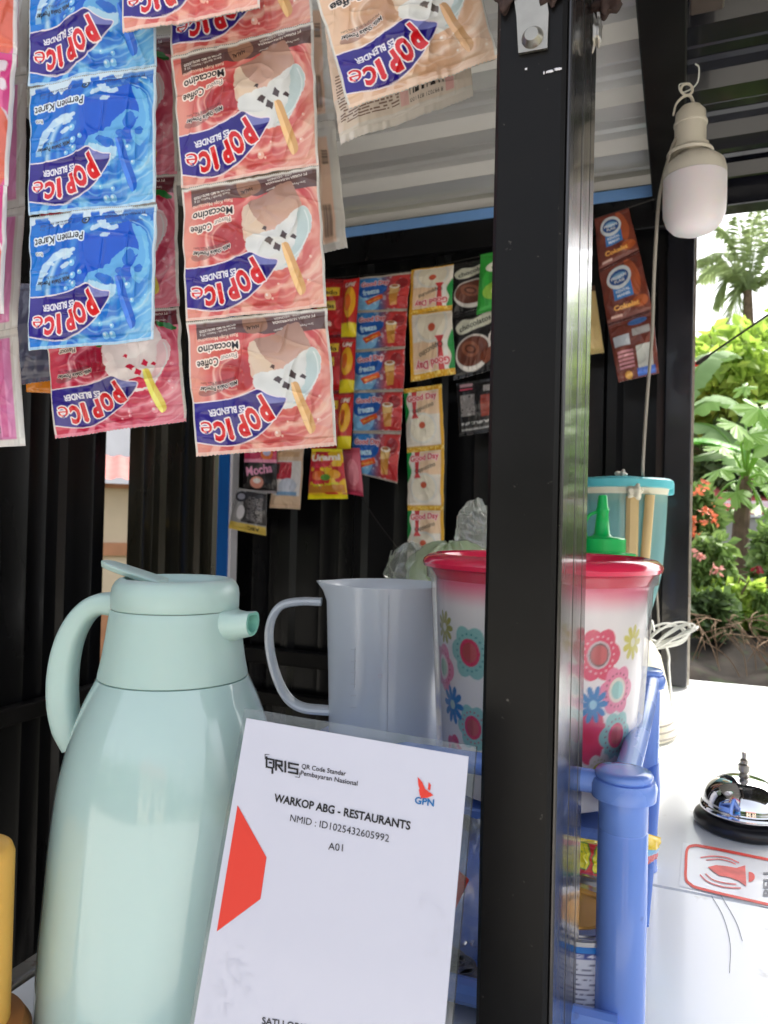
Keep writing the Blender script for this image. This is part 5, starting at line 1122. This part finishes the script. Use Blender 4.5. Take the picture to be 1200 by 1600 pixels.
# yellow box left edge
yb = thing('yellow_jar', P(-30, 1600, .40), 'yellow plastic jar with a brown base cut off by the left edge', 'jar', rz=YAW)
pc_ = P(-66, 1600, .40)
MB().lathe([(.0001, 0), (74*.40/F, 0), (74*.40/F, (1660-1345)*.4/F), (70*.40/F, (1660-1333)*.4/F), (64*.40/F, (1660-1330)*.4/F), (.0001, (1660-1328)*.4/F)], (pc_[0], pc_[1], P(0, 1660, .4)[2]), 48).build('jar_body', yellow_box_m, yb, True, auto=50)
zb0 = P(0, 1660, .4)[2]
MB().lathe([(.0001, ZC-zb0+.0005), (110*.4/F, ZC-zb0+.0005), (112*.4/F, -.016), (106*.4/F, .012), (94*.4/F, .019), (76*.4/F, .020), (.0001, .020)], (pc_[0], pc_[1], zb0), 48).build('jar_foot', brown_box_m, yb, True)

# ================================================================ HANGING SACHETS, FRONT
GR = 'milkshake powder sachet strips hung at the front'
NR = (230, 215)
strip('sachet_strip', 'strip of bright blue bubblegum milkshake sachets hanging third from the left', 'sachets', GR,
      [[(50, -72), (243, -108)], [(45, 135), (243, 101)], [(45, 338), (244, 317)], [(45, 549), (241, 531)]], ['pop_blue']*3, .56, res=NR, seed=1, zig=0, wr=1.1)
strip('sachet_strip', 'strip of crimson strawberry milkshake sachets hanging behind the blue ones', 'sachets', GR,
      [[(57, 70), (271, 52)], [(60, 283), (276, 270)], [(70, 495), (279, 478)], [(84, 684), (291, 656)]], ['pop_red']*3, .62, res=NR, seed=2)
strip('sachet_strip', 'long strip of salmon moccacino milkshake sachets in the middle, four sachets tall', 'sachets', GR,
      [[(256, -112), (478, -165)], [(268, 91), (489, 36)], [(284, 296), (498, 258)], [(290, 502), (511, 480)], [(306, 712), (527, 695)]], ['pop_mocca']*4, .57, res=NR, seed=3)
strip('sachet_strip', 'single salmon moccacino sachet overlapping the top of the blue and salmon strips', 'sachets', GR,
      [[(182, -165), (392, -210)], [(193, 52), (406, 10)]], ['pop_mocca'], .53, res=NR, seed=4)
strip('sachet_strip', 'tilted beige coffee milkshake sachet hanging nearest the black post', 'sachets', GR,
      [[(485, -38), (727, -112)], [(545, 171), (778, 91)]], ['pop_beige'], .50, res=NR, seed=5)
strip('sachet_strip', 'off-white sachet back with a barcode behind the tilted beige sachet', 'sachets', GR,
      [[(506, 40), (722, -50)], [(531, 224), (740, 150)]], ['back_barcode'], .56, res=NR, seed=6, zig=34)
strip('sachet_strip', 'strip of sachets showing pale beige backs behind the salmon strip', 'sachets', GR,
      [[(330, 20), (514, -12)], [(335, 213), (523, 187)], [(345, 430), (543, 387)]], ['back_beigeback']*2, .64, res=(110, 100), seed=7, zig=30)
strip('sachet_strip', 'pink and white strip of sachet backs, second from the left edge', 'sachets', GR,
      [[(-70, -70), (47, -80)], [(-60, 128), (42, 116)], [(-62, 340), (39, 322)], [(-70, 530), (27, 511)], [(-55, 702), (40, 696)]], ['back_pink']*4, .60, yaw=.35, res=(90, 110), seed=8, thick=.007, zig=30)
strip('sachet_strip', 'magenta strip of sachets cut off by the left edge of the picture', 'sachets', GR,
      [[(-160, -110), (30, -100)], [(-165, 70), (26, 84)], [(-170, 270), (12, 290)], [(-175, 470), (6, 490)]], ['back_magenta']*3, .54, yaw=.3, res=(100, 100), seed=9, thick=.007)
strip('sachet_strip', 'dark grey sachet back seen low between the pink and blue strips', 'sachets', GR,
      [[(-20, 440), (92, 446)], [(-18, 610), (88, 592)]], ['back_navyback'], .75, res=(60, 60), seed=10)
strip('sachet_strip', 'green and orange sachet tip just under the dark grey sachet back', 'sachets', GR,
      [[(38, 560), (110, 560)], [(42, 612), (110, 616)]], ['gmix'], .80, res=(40, 30), seed=12, thick=.003)
# front hanging rail: the roof's front edge carries the strips
hr = MB().tube([P(-330, -250, .62), P(350, -262, .585), P(800, -262, .5)], .003, 8).build('hanging_rail', steel)
tag(hr, 'thin steel rail above the picture that carries the front sachet strips', 'rail')

# ================================================================ HANGING SACHETS, BACK WALL
GB = 'small drink and snack sachet strips on the back wall'
def wplane(Y): return (np.array([0, Y, 1.]), np.array([0, -1., 0]))
def bstrip(label, rows, kinds, Y, seed, res=(90, 72), thick=.006, **k):
    return strip('sachet_strip', label, 'sachets', GB, rows, kinds, 1, plane=wplane(Y), res=res, thick=thick, seed=seed, m=print_far, **k)
bstrip('strip of five blue and red iced coffee sachets on the back wall', [[(561, 434), (643, 425)], [(558, 486), (636, 483)], [(555, 548), (633, 542)], [(553, 611), (630, 609)], [(551, 674), (627, 675)], [(549, 737), (620, 755)]], ['freeze']*5, 1.50, 21)
bstrip('two gold edged cappuccino sachets hanging upside down on the back wall', [[(643, 422), (709, 413)], [(639, 491), (706, 483)], [(642, 596), (712, 584)]], ['capp_gold']*2, 1.50, 22)
bstrip('lower strip of yellow edged cappuccino sachets, right way up', [[(631, 608), (690, 600)], [(636, 701), (694, 695)], [(637, 791), (693, 791)], [(636, 880), (694, 880)]], ['capp']*3, 1.515, 23)
bstrip('pair of black chocolate drink sachets with cup pictures beside the post', [[(704, 414), (780, 400)], [(706, 492), (778, 477)], [(709, 594), (774, 576)]], ['choc']*2, 1.51, 24)
bstrip('black sachet back with pale text panels below the chocolate sachets', [[(713, 599), (778, 590)], [(718, 682), (776, 672)]], ['chocback'], 1.515, 25)
bstrip('green sachet partly hidden by the black post', [[(751, 398), (790, 390)], [(745, 492), (786, 480)]], ['green'], 1.47, 26)
bstrip('strip of red snack packets just right of the salmon strip', [[(490, 436), (551, 436)], [(490, 524), (550, 522)], [(488, 612), (546, 610)], [(486, 702), (545, 700)]], ['snackred']*3, 1.50, 27, thick=.012, pname='packet')
bstrip('narrow strip of puffy yellow and red packets left of the iced coffee sachets', [[(537, 438), (562, 434)], [(533, 530), (556, 530)], [(530, 618), (553, 616)], [(526, 706), (548, 704)]], ['snackyellow']*3, 1.475, 28, thick=.016, pname='packet')
bstrip('orange snack packet with a bright yellow bottom seal hanging lowest', [[(487, 701), (535, 702)], [(481, 780), (543, 779)]], ['gemas'], 1.45, 29, thick=.012, pname='packet')
bstrip('small pink pouch behind the yellow sealed snack packet', [[(534, 700), (562, 700)], [(536, 770), (568, 776)]], ['pinkpouch'], 1.49, 30, thick=.010, pname='pouch', zig=0)
bstrip('grey and gold sachet back hanging under the pink and black coffee sachet', [[(371, 762), (417, 769)], [(357, 825), (415, 837)]], ['abc'], 1.49, 31)
bstrip('pink and black coffee sachet hanging left of the beige one', [[(383, 690), (433, 690)], [(379, 768), (432, 771)]], ['mochapink'], 1.50, 32)
bstrip('beige and red sachet hanging just right of the pink and black one', [[(431, 700), (475, 700)], [(421, 793), (469, 796)]], ['beigered'], 1.51, 33)
bstrip('slanting strip of brown chocolate milk sachets in front of the dark panel by the bulb', [[(929, 342), (982, 325)], [(936, 425), (999, 393)], [(950, 510), (1020, 487)], [(966, 597), (1030, 583)]], ['ff', 'ff', 'ffback'], 1.49, 34)
bstrip('beige sachet half hidden between the black post and the brown strip', [[(900, 448), (929, 446)], [(905, 556), (944, 551)]], ['beige'], 1.53, 35)

# ================================================================ OUTSIDE LEFT: NEIGHBOUR HOUSE
cream = mat('cream_render', (200, 182, 156), .85, var=.08, nscale=4, bump=.2); whitew = mat('white_render', (226, 226, 232), .85, var=.06, nscale=3)
rooft = mat('red_roof_tin', (150, 92, 84), .6, var=.2, nscale=6); woodb = mat('brown_band', (170, 120, 88), .7, var=.15)
D = 6.0
hp0 = P(178, 900, D); nx0 = np.array([math.cos(YAW+.35), math.sin(YAW+.35), 0])
hs_ = thing('neighbour_house', (hp0[0], hp0[1], 0), 'cream neighbour house with a rusty red tin roof seen through the door gap', 'house', rz=YAW+.35)
zh = lambda y: P(178, y, D)[2]
MB().box(-3, 3, 0, 2.5, 0, zh(763), .0).build('wall', cream, hs_, world=False)
MB().box(-3, 3, -.03, -.002, zh(868), zh(848)).build('band', woodb, hs_, world=False)
MB().box(-3, 3, -.03, -.002, zh(1040), zh(960)).build('plinth', woodb, hs_, world=False)
MB().box(-3, 3, -.05, -.002, zh(763), zh(756)).build('fascia', woodb, hs_, world=False)
v = []; f = []; n = 160
for k in range(n+1):
    x = -3+6*k/n; dz = .012*math.sin(k*PI/2.0+.6); v += [(x, -.25, zh(750)+dz), (x, 2.6, zh(722)+.25+dz)]
for k in range(n): f.append((2*k, 2*k+2, 2*k+3, 2*k+1))
MB().add(v, f).build('roof', rooft, hs_, True, world=False)
h2 = thing('white_building', (*P(178, 900, 11)[:2], 0), 'white building rising behind the red tin roof in the door gap', 'building', rz=YAW+.2)
MB().box(-4, 4, 0, 3, 0, P(178, 560, 11)[2]).build('wall', whitew, h2, world=False)
MB().box(-4, 4, -.06, -.002, P(178, 719, 11)[2], P(178, 716, 11)[2]).build('ledge', black_wire, h2, world=False)

# ================================================================ GARDEN RIGHT
def leafmat(name, c1, c2, tr=.35, rough=.45):
    m = bpy.data.materials.new(name); m.use_nodes = True; t = m.node_tree; N = t.nodes; Lk = t.links; b = N['Principled BSDF']
    ge = N.new('ShaderNodeNewGeometry'); rp_ = N.new('ShaderNodeValToRGB'); rp_.color_ramp.elements[0].color = L4(c1); rp_.color_ramp.elements[1].color = L4(c2)
    nz = N.new('ShaderNodeTexNoise'); nz.inputs['Scale'].default_value = 1.6; tc = N.new('ShaderNodeTexCoord'); Lk.new(tc.outputs['Object'], nz.inputs[0])
    ad = N.new('ShaderNodeMath'); ad.operation = 'MULTIPLY_ADD'; ad.inputs[1].default_value = .6; Lk.new(ge.outputs['Random Per Island'], ad.inputs[0])
    m2 = N.new('ShaderNodeMath'); m2.operation = 'MULTIPLY'; m2.inputs[1].default_value = .5; Lk.new(nz.outputs[0], m2.inputs[0]); Lk.new(m2.outputs[0], ad.inputs[2]); Lk.new(ad.outputs[0], rp_.inputs[0])
    Lk.new(rp_.outputs[0], b.inputs['Base Color']); b.inputs['Roughness'].default_value = rough
    tl = N.new('ShaderNodeBsdfTranslucent'); Lk.new(rp_.outputs[0], tl.inputs[0]); ms = N.new('ShaderNodeMixShader'); ms.inputs[0].default_value = tr
    Lk.new(b.outputs[0], ms.inputs[1]); Lk.new(tl.outputs[0], ms.inputs[2]); Lk.new(ms.outputs[0], N['Material Output'].inputs[0]); return m
lime = leafmat('lime_leaves', (120, 158, 56), (196, 220, 104), .5); mid = leafmat('mid_leaves', (78, 108, 58), (150, 178, 100)); darkg = leafmat('dark_leaves', (50, 72, 44), (108, 134, 78))
banana_m = leafmat('banana_leaf', (84, 120, 66), (126, 156, 96), .3, .8); papaya_m = leafmat('papaya_leaf', (96, 150, 60), (170, 205, 110), .45); palm_m = leafmat('palm_leaf', (150, 168, 120), (190, 204, 152), .5)
orange_m = mat('orange_petals', (224, 128, 92), .6, var=.3, nscale=30, transl=.3); pinkp_m = mat('pink_petals', (214, 150, 140), .6, var=.3, nscale=30, transl=.3)
bark = mat('bark', (112, 92, 78), .9, var=.3, nscale=20, bump=.8, bscale=60); dryroot = mat('dry_stems', (120, 98, 76), .9, var=.3)
def leaves(name, m, parent, centre, size, n, leaf, seed, flat=0, clump=9, world=True, shell=.55, stuff=True):
    r = np.random.default_rng(seed); centre = np.array(centre, float)
    cc = r.normal(size=(clump, 3)); cc /= np.linalg.norm(cc, axis=1)[:, None]; cc *= r.uniform(.25, .8, (clump, 1)); cs = r.uniform(.25, .48, clump)
    k = r.integers(0, clump, n); d = r.normal(size=(n, 3)); d /= np.linalg.norm(d, axis=1)[:, None]
    p = (cc[k]+d*(cs[k]*(shell+(1-shell)*r.random(n)**.5))[:, None])*np.array(size)+centre
    a = r.normal(size=(n, 3)); a[:, 2] -= .4; a /= np.linalg.norm(a, axis=1)[:, None]; b_ = r.normal(size=(n, 3)); b_ -= a*(a*b_).sum(1)[:, None]; b_ /= np.linalg.norm(b_, axis=1)[:, None]
    L_ = (leaf*r.uniform(.6, 1.3, n))[:, None]; nn = np.cross(a, b_)
    q = np.stack([p, p+a*L_*.5+b_*L_*.28+nn*L_*.08, p+a*L_, p+a*L_*.5-b_*L_*.28+nn*L_*.08], 1).reshape(-1, 3)
    i = np.arange(n)*4; f = np.concatenate([np.stack([i, i+1, i+2], -1), np.stack([i, i+2, i+3], -1)])
    o = mesh_obj(name, q, f, m, parent, False, world)
    return o
def limbs(name, m, parent, base, top, r0, r1, seed, nb=5, spread=.5):
    r = np.random.default_rng(seed); mb = MB(); base = np.array(base); top = np.array(top)
    mid_ = (base+top)/2+r.normal(size=3)*.04*np.linalg.norm(top-base); pts = spline([base, mid_, top], 6); mb.tube(pts, list(np.linspace(r0, r1, len(pts))), 8)
    for k in range(nb):
        s0 = pts[int(len(pts)*(.4+.55*k/nb))]; e = s0+np.array([r.uniform(-1, 1), r.uniform(-1, 1), r.uniform(.3, 1.1)])*spread; mb.tube(spline([s0, (s0+e)/2+[0, 0, .05*spread], e], 4), list(np.linspace(r1*1.1, r1*.3, 9)), 6)
    return mb.build(name, m, parent, True)
def tree(name, label, px, py, D_, rx, ry, n, leaf, m, seed, cat='tree', clump=12, trunk=True, group=None, base=0.0):
    c = P(px, py, D_); s_ = D_/F; t = thing(name, (c[0], c[1], base), label, cat, group)
    leaves('crown', m, t, c, (rx*s_, rx*s_*.8, ry*s_), n, leaf, seed, clump=clump)
    if trunk: limbs('trunk', bark, t, (c[0], c[1], base), c+np.array([0, 0, ry*s_*.3]), .035*rx*s_+.02, .012*rx*s_+.01, seed, 6, rx*s_*.6)
    return t
# far tree masses
tree('leafy_tree', 'bright lime green bushy tree in the garden below the palm', 1150, 585, 7.5, 120, 105, 5200, .17, lime, 1, clump=16)
tree('leafy_tree', 'dark green tree behind the lime green one, right of the jamb', 1125, 650, 8.6, 110, 120, 3800, .16, mid, 2, clump=12)
tree('leafy_tree', 'lime yellow tree at the right edge behind the stay cord', 1290, 560, 8.2, 120, 120, 4200, .18, lime, 3, clump=14)
tree('leafy_tree', 'dark shaded tree low behind the banana leaves', 1180, 740, 7.2, 130, 95, 3800, .14, darkg, 4, clump=12)
tree('leafy_tree', 'dark leafy tree far right beyond the picture edge', 1430, 640, 7.5, 150, 170, 4000, .18, mid, 5, clump=12)
for (x, sd__, lb_) in ((900, 6, 'green tree hidden mostly behind the dark wall panel'), (1620, 7, 'green tree standing well right of the garden opening')):
    tree('leafy_tree', lb_, x, 620, 9, 150, 150, 2200, .25, mid, sd__, clump=10)
far = MB()
o = leaves('tree_line', darkg, None, (2, 22, 1.6), (22, 2.5, 2.4), 9000, .6, 9, clump=40); tag(o, 'far dark tree line closing the garden', 'trees', kind='stuff')
# palm
pc0 = P(1168, 455, 10.5); pm = thing('palm_tree', (pc0[0], pc0[1], 0), 'tall pale green coconut palm against the white sky', 'palm')
MB().tube(spline([(pc0[0]+.35, pc0[1], 0), (pc0[0]+.25, pc0[1], 2.2), (pc0[0]+.05, pc0[1], pc0[2]-.9), pc0], 6), list(np.linspace(.13, .06, 19)), 10).build('trunk', bark, pm, True)
def frond(tip, sag, parent, seed, ll=.36, base=None):
    base = pc0 if base is None else base; r = np.random.default_rng(seed); tip = np.array(tip); m_ = (base+tip)/2+np.array([0, 0, sag]); pts = spline([base, m_, tip], 14); mb = MB(); mb.tube(pts, list(np.linspace(.016, .004, len(pts))), 5)
    for i in range(2, len(pts)):
        t = pts[i]-pts[i-1]; t /= np.linalg.norm(t); side = np.cross(t, [0, 0, 1]); 
        if np.linalg.norm(side) < .25: side = RT.copy()
        side /= np.linalg.norm(side); L_ = ll*math.sin(PI*min(1, (i+2)/(len(pts)+1)))**.6
        for sg in (-1, 1):
            for jj in (0, .5):
                b0 = pts[i]-(pts[i]-pts[i-1])*jj; e = b0+side*sg*L_*.55+t*L_*.55+np.array([0, 0, -L_*r.uniform(.3, .8)]); w_ = np.cross(e-b0, [0, 0, 1]); w_ = w_/max(1e-6, np.linalg.norm(w_))*.009
                mb.add([b0-w_, b0+w_, (b0+e)/2+w_*1.2+[0, 0, .03], e, (b0+e)/2-w_*1.2+[0, 0, .03]], [(0, 1, 2, 3, 4)])
    return mb.build('frond', palm_m, parent)
for k, (x, y, dz, sg) in enumerate(((1092, 405, -.3, .30), (1118, 350, .2, .22), (1150, 335, .1, .05), (1180, 320, -.1, .03), (1192, 322, .3, .05), (1225, 370, 0, .3), (1262, 470, .2, .45), (1115, 480, .3, .38), (1240, 540, -.3, .6), (1142, 520, 0, .35), (1090, 440, .9, .35))):
    frond(P(x, y, 10.5+dz), sg, pm, 40+k, ll=.42)
# banana plants: each leaf its own
def banana_leaf(parent, a, b_, w_, sag, seed, m=banana_m, fold=.25):
    a = np.array(a); b_ = np.array(b_); pts = spline([a, (a+b_)/2+np.array([0, 0, sag]), b_], 22); v = []; f = []; n = len(pts); r = np.random.default_rng(seed)
    for i, p_ in enumerate(pts):
        t = pts[min(i+1, n-1)]-pts[max(i-1, 0)]; t /= np.linalg.norm(t); s_ = np.cross(t, [0, 0, 1]); s_ /= max(np.linalg.norm(s_), 1e-6)
        u = i/(n-1); ww = w_*(math.sin(PI*min(1, u*.97+.02))**.5)*(r.uniform(.93, 1.05) if r.random() > .22 else r.uniform(.45, .8))
        v += [p_-s_*ww-np.array([0, 0, fold*ww]), p_-s_*ww*.5+np.array([0, 0, .03*w_]), p_, p_+s_*ww*.5+np.array([0, 0, .03*w_]), p_+s_*ww-np.array([0, 0, fold*ww])]
    for i in range(n-1):
        for k in range(4): f.append((i*5+k, i*5+k+1, (i+1)*5+k+1, (i+1)*5+k))
    o_ = MB().add(v, f).build('leaf', m, parent, True, auto=None)
    MB().tube([p_+np.array([0, 0, .004]) for p_ in pts], list(np.linspace(.011, .003, n)), 5).build('midrib', papaya_m, parent, True)
    return o_
bp2 = P(1060, 900, 4.6); bn = thing('banana_plant', (bp2[0], bp2[1], 0), 'banana plant with broad drooping grey green leaves behind the jamb', 'plant')
MB().tube([(bp2[0], bp2[1], 0), (bp2[0], bp2[1], .8), P(1050, 690, 4.6)], [.10, .08, .04], 10).build('stem', mid, bn, True)
banana_leaf(bn, P(1050, 660, 4.6), P(1215, 690, 4.2), .17, .20, 1); banana_leaf(bn, P(1050, 670, 4.6), P(1190, 760, 4.0), .16, .16, 2); 
banana_leaf(bn, P(1060, 690, 4.2), P(1162, 703, 4.0), .085, .03, 3, leafmat('banana_leaf_bright', (70, 150, 50), (110, 185, 60), .5)); banana_leaf(bn, P(1050, 650, 4.8), P(1150, 560, 5.2), .15, .2, 4); banana_leaf(bn, P(1070, 720, 4.4), P(1215, 745, 4.6), .16, .1, 5)
banana_leaf(bn, P(1050, 640, 4.8), P(960, 560, 5), .18, .3, 6)
# papaya-like plant at right: thin trunk, lobed leaves
pt = P(1155, 900, 3.6); pp = thing('papaya_plant', (pt[0], pt[1], .9), 'young papaya plant with lobed leaves and a bare grey trunk at the right edge', 'plant')
MB().tube(spline([P(1158, 1000, 3.6), P(1155, 900, 3.6), P(1158, 820, 3.6), P(1166, 745, 3.6)], 5), list(np.linspace(.050, .032, 16)), 10).build('trunk', bark, pp, True)
def lobed(parent, c, r_, nrm, up, seed):
    rr = np.random.default_rng(seed); nrm = np.array(nrm, float); nrm /= np.linalg.norm(nrm); up = np.array(up, float); up -= nrm*np.dot(up, nrm); up /= np.linalg.norm(up); sd2 = np.cross(up, nrm); v = [np.array(c)+nrm*r_*.06]; n = 42
    for k in range(n):
        a = -2.6+5.2*k/(n-1); q = abs(math.cos(a*7/2*.86)); rad = r_*(.42+.58*q**.8)*(1-.12*abs(a)); rad *= (1+.10*math.cos(k*2.9))
        v.append(np.array(c)+up*math.cos(a)*rad+sd2*math.sin(a)*rad-nrm*rad*.18*rr.uniform(.7, 1.4))
    return mesh_obj('leaf', v, [(0, k, k+1) for k in range(1, n)], papaya_m, parent)
rl = np.random.default_rng(12)
for k, (x, y, r_) in enumerate(((1185, 640, .16), (1150, 665, .15), (1205, 690, .19), (1160, 715, .17), (1125, 735, .15), (1190, 735, .18), (1215, 760, .17), (1150, 770, .14), (1185, 790, .15), (1110, 790, .12), (1130, 700, .13), (1205, 830, .14), (1215, 630, .15), (1165, 605, .10), (1230, 660, .2), (1172, 680, .13), (1140, 800, .10), (1210, 795, .15))):
    c_ = P(x, y, 3.5+rl.uniform(-.25, .25)); lobed(pp, c_, r_*.78, (rl.uniform(-.5, .5), rl.uniform(-1.0, -.2), rl.uniform(.6, 1.2)), (rl.uniform(-1, 1), rl.uniform(-1, -.2), rl.uniform(-1, 0)), k)
    MB().tube(spline([P(1165, 750, 3.6), (P(1165, 750, 3.6)+c_)/2+np.array([0, 0, .04]), c_], 4), .006, 5).build('leaf_stalk', papaya_m, pp, True)
# flowering shrubs and ground cover on the bank
def shrub(label, px, py, D_, rx, ry, n, leaf, m, seed, flowers=None, name='garden_shrub'):
    c = P(px, py, D_); s_ = D_/F; t = thing(name, (c[0], c[1], c[2]-ry*s_), label, 'shrub', 'shrubs on the garden bank')
    leaves('foliage', m, t, c, (rx*s_, rx*s_*.7, ry*s_), n, leaf, seed, clump=9)
    limbs('stem', bark, t, (c[0], c[1], c[2]-ry*s_*1.3), c, .012, .006, seed, 5, rx*s_*.7)
    if flowers:
        fm, pts = flowers
        for k, (x, y, r_) in enumerate(pts):
            cc_ = P(x, y, D_-.25); leaves('blossom', fm, t, cc_, (r_*s_, r_*s_, r_*s_), 15, .026, seed*50+k, clump=4)
    return t
shrub('shrub with orange blossoms right beside the dark jamb', 1088, 800, 3.2, 34, 60, 700, .07, mid, 61, (orange_m, ((1092, 765, 12), (1105, 795, 13), (1090, 812, 10), (1112, 812, 11), (1085, 835, 7))))
shrub('low mid green shrub under the orange blossoms', 1105, 885, 2.9, 52, 46, 1300, .055, mid, 62, (pinkp_m, ((1118, 888, 7), (1092, 865, 5))))
shrub('leafy shrub right of the papaya trunk with dark red flowers', 1205, 880, 3.0, 48, 58, 1200, .06, mid, 63, (mat('dark_red_petals', (120, 30, 45), .6, transl=.3), ((1190, 915, 7), (1182, 888, 5))))
shrub('yellow green shrub low at the foot of the papaya', 1150, 935, 2.75, 60, 34, 1300, .05, lime, 64)
shrub('dark green trailing shrub along the bank edge', 1110, 960, 2.6, 56, 30, 1200, .05, darkg, 65)
shrub('dark trailing shrub at the right end of the bank', 1215, 960, 2.65, 56, 36, 1200, .05, mid, 66)
shrub('large leafy shrub beyond the right edge of the picture', 1330, 850, 3.2, 95, 110, 1800, .07, mid, 67)
shrub('tall shrub further right along the bank', 1500, 800, 3.4, 110, 150, 1800, .08, darkg, 68)
# dry hanging stems on the bank
dm = MB(); r = np.random.default_rng(3)
for k in range(46):
    x = r.uniform(1075, 1225); a_ = P(x, r.uniform(955, 1000), 2.45+r.uniform(0, .1)); e = a_+np.array([r.uniform(-.16, .16), r.uniform(-.12, -.02), r.uniform(-.16, .0)]); dm.tube(spline([a_, (a_+e)/2+np.array([r.uniform(-.03, .03), -.03, .02]), e], 4), [.0018]*8+[.0008], 4)
tag(dm.build('dry_stems', dryroot), 'tangle of dry brown stems hanging over the dark bank', 'stems', kind='stuff')
# garden wall and red roofed shed
gw = thing('garden_wall', (*P(1140, 900, 5.2)[:2], 0), 'pale grey rendered garden wall behind the papaya trunk', 'wall', rz=YAW)
MB().box(-1.8, 2.5, 0, .12, 0, P(1140, 808, 5.2)[2]).build('wall', mat('grey_render', (170, 168, 166), .9, var=.12, nscale=4), gw, world=False)
MB().box(-1.85, 2.55, -.02, .14, P(1140, 808, 5.2)[2]+.001, P(1140, 803, 5.2)[2]).build('coping', whitew, gw, world=False)
sh = thing('garden_shed', (*P(1130, 800, 6.4)[:2], 0), 'low shed with a dull red roof edge behind the flowers', 'shed', rz=YAW-.25)
zz1 = P(1120, 760, 6.4)[2]; MB().box(-1.6, 1.2, 0, 1.5, 0, zz1-.12).build('wall', whitew, sh, world=False)
MB().add([(-1.7, -.15, zz1-.02), (1.3, -.15, zz1-.30), (1.3, 1.6, zz1+.1), (-1.7, 1.6, zz1+.35), (-1.7, -.15, zz1-.09), (1.3, -.15, zz1-.37), (1.3, 1.6, zz1+.03), (-1.7, 1.6, zz1+.28)], [(0, 1, 2, 3), (4, 7, 6, 5), (0, 4, 5, 1), (1, 5, 6, 2), (2, 6, 7, 3), (3, 7, 4, 0)]).build('roof', mat('dull_red_roof', (176, 84, 80), .7, var=.15), sh, world=False)

# unseen hedge and house added behind the camera to shape reflections and cut light
o = leaves('reflection_hedge', darkg, None, (0, -13, 1.6), (20, 1.6, 2.6), 7000, .6, 19, clump=40); tag(o, 'unseen dark hedge and trees added behind the camera for reflections', 'hedge', kind='stuff')
oh = thing('reflection_house', (3.5, -10, 0), 'unseen pale house with a dark doorway added behind the camera for reflections', 'house')
MB().box(-2.6, 2.6, -3, 0, 0, 2.9).build('wall', cream, oh, world=False)
MB().add([(-3, .5, 2.7), (3, .5, 2.7), (3, -1.5, 3.9), (-3, -1.5, 3.9), (3, -3.5, 2.7), (-3, -3.5, 2.7)], [(0, 1, 2, 3), (3, 2, 4, 5)]).build('roof', rooft, oh, world=False)
MB().box(-.5, .5, .005, .03, 0, 2.1).build('door', black_paint, oh, world=False)
for xx in (-1.9, 1.1): MB().box(xx, xx+.8, .005, .03, .9, 2.0).build('window', mat('window_glass', (60, 70, 78), .1), oh, world=False)
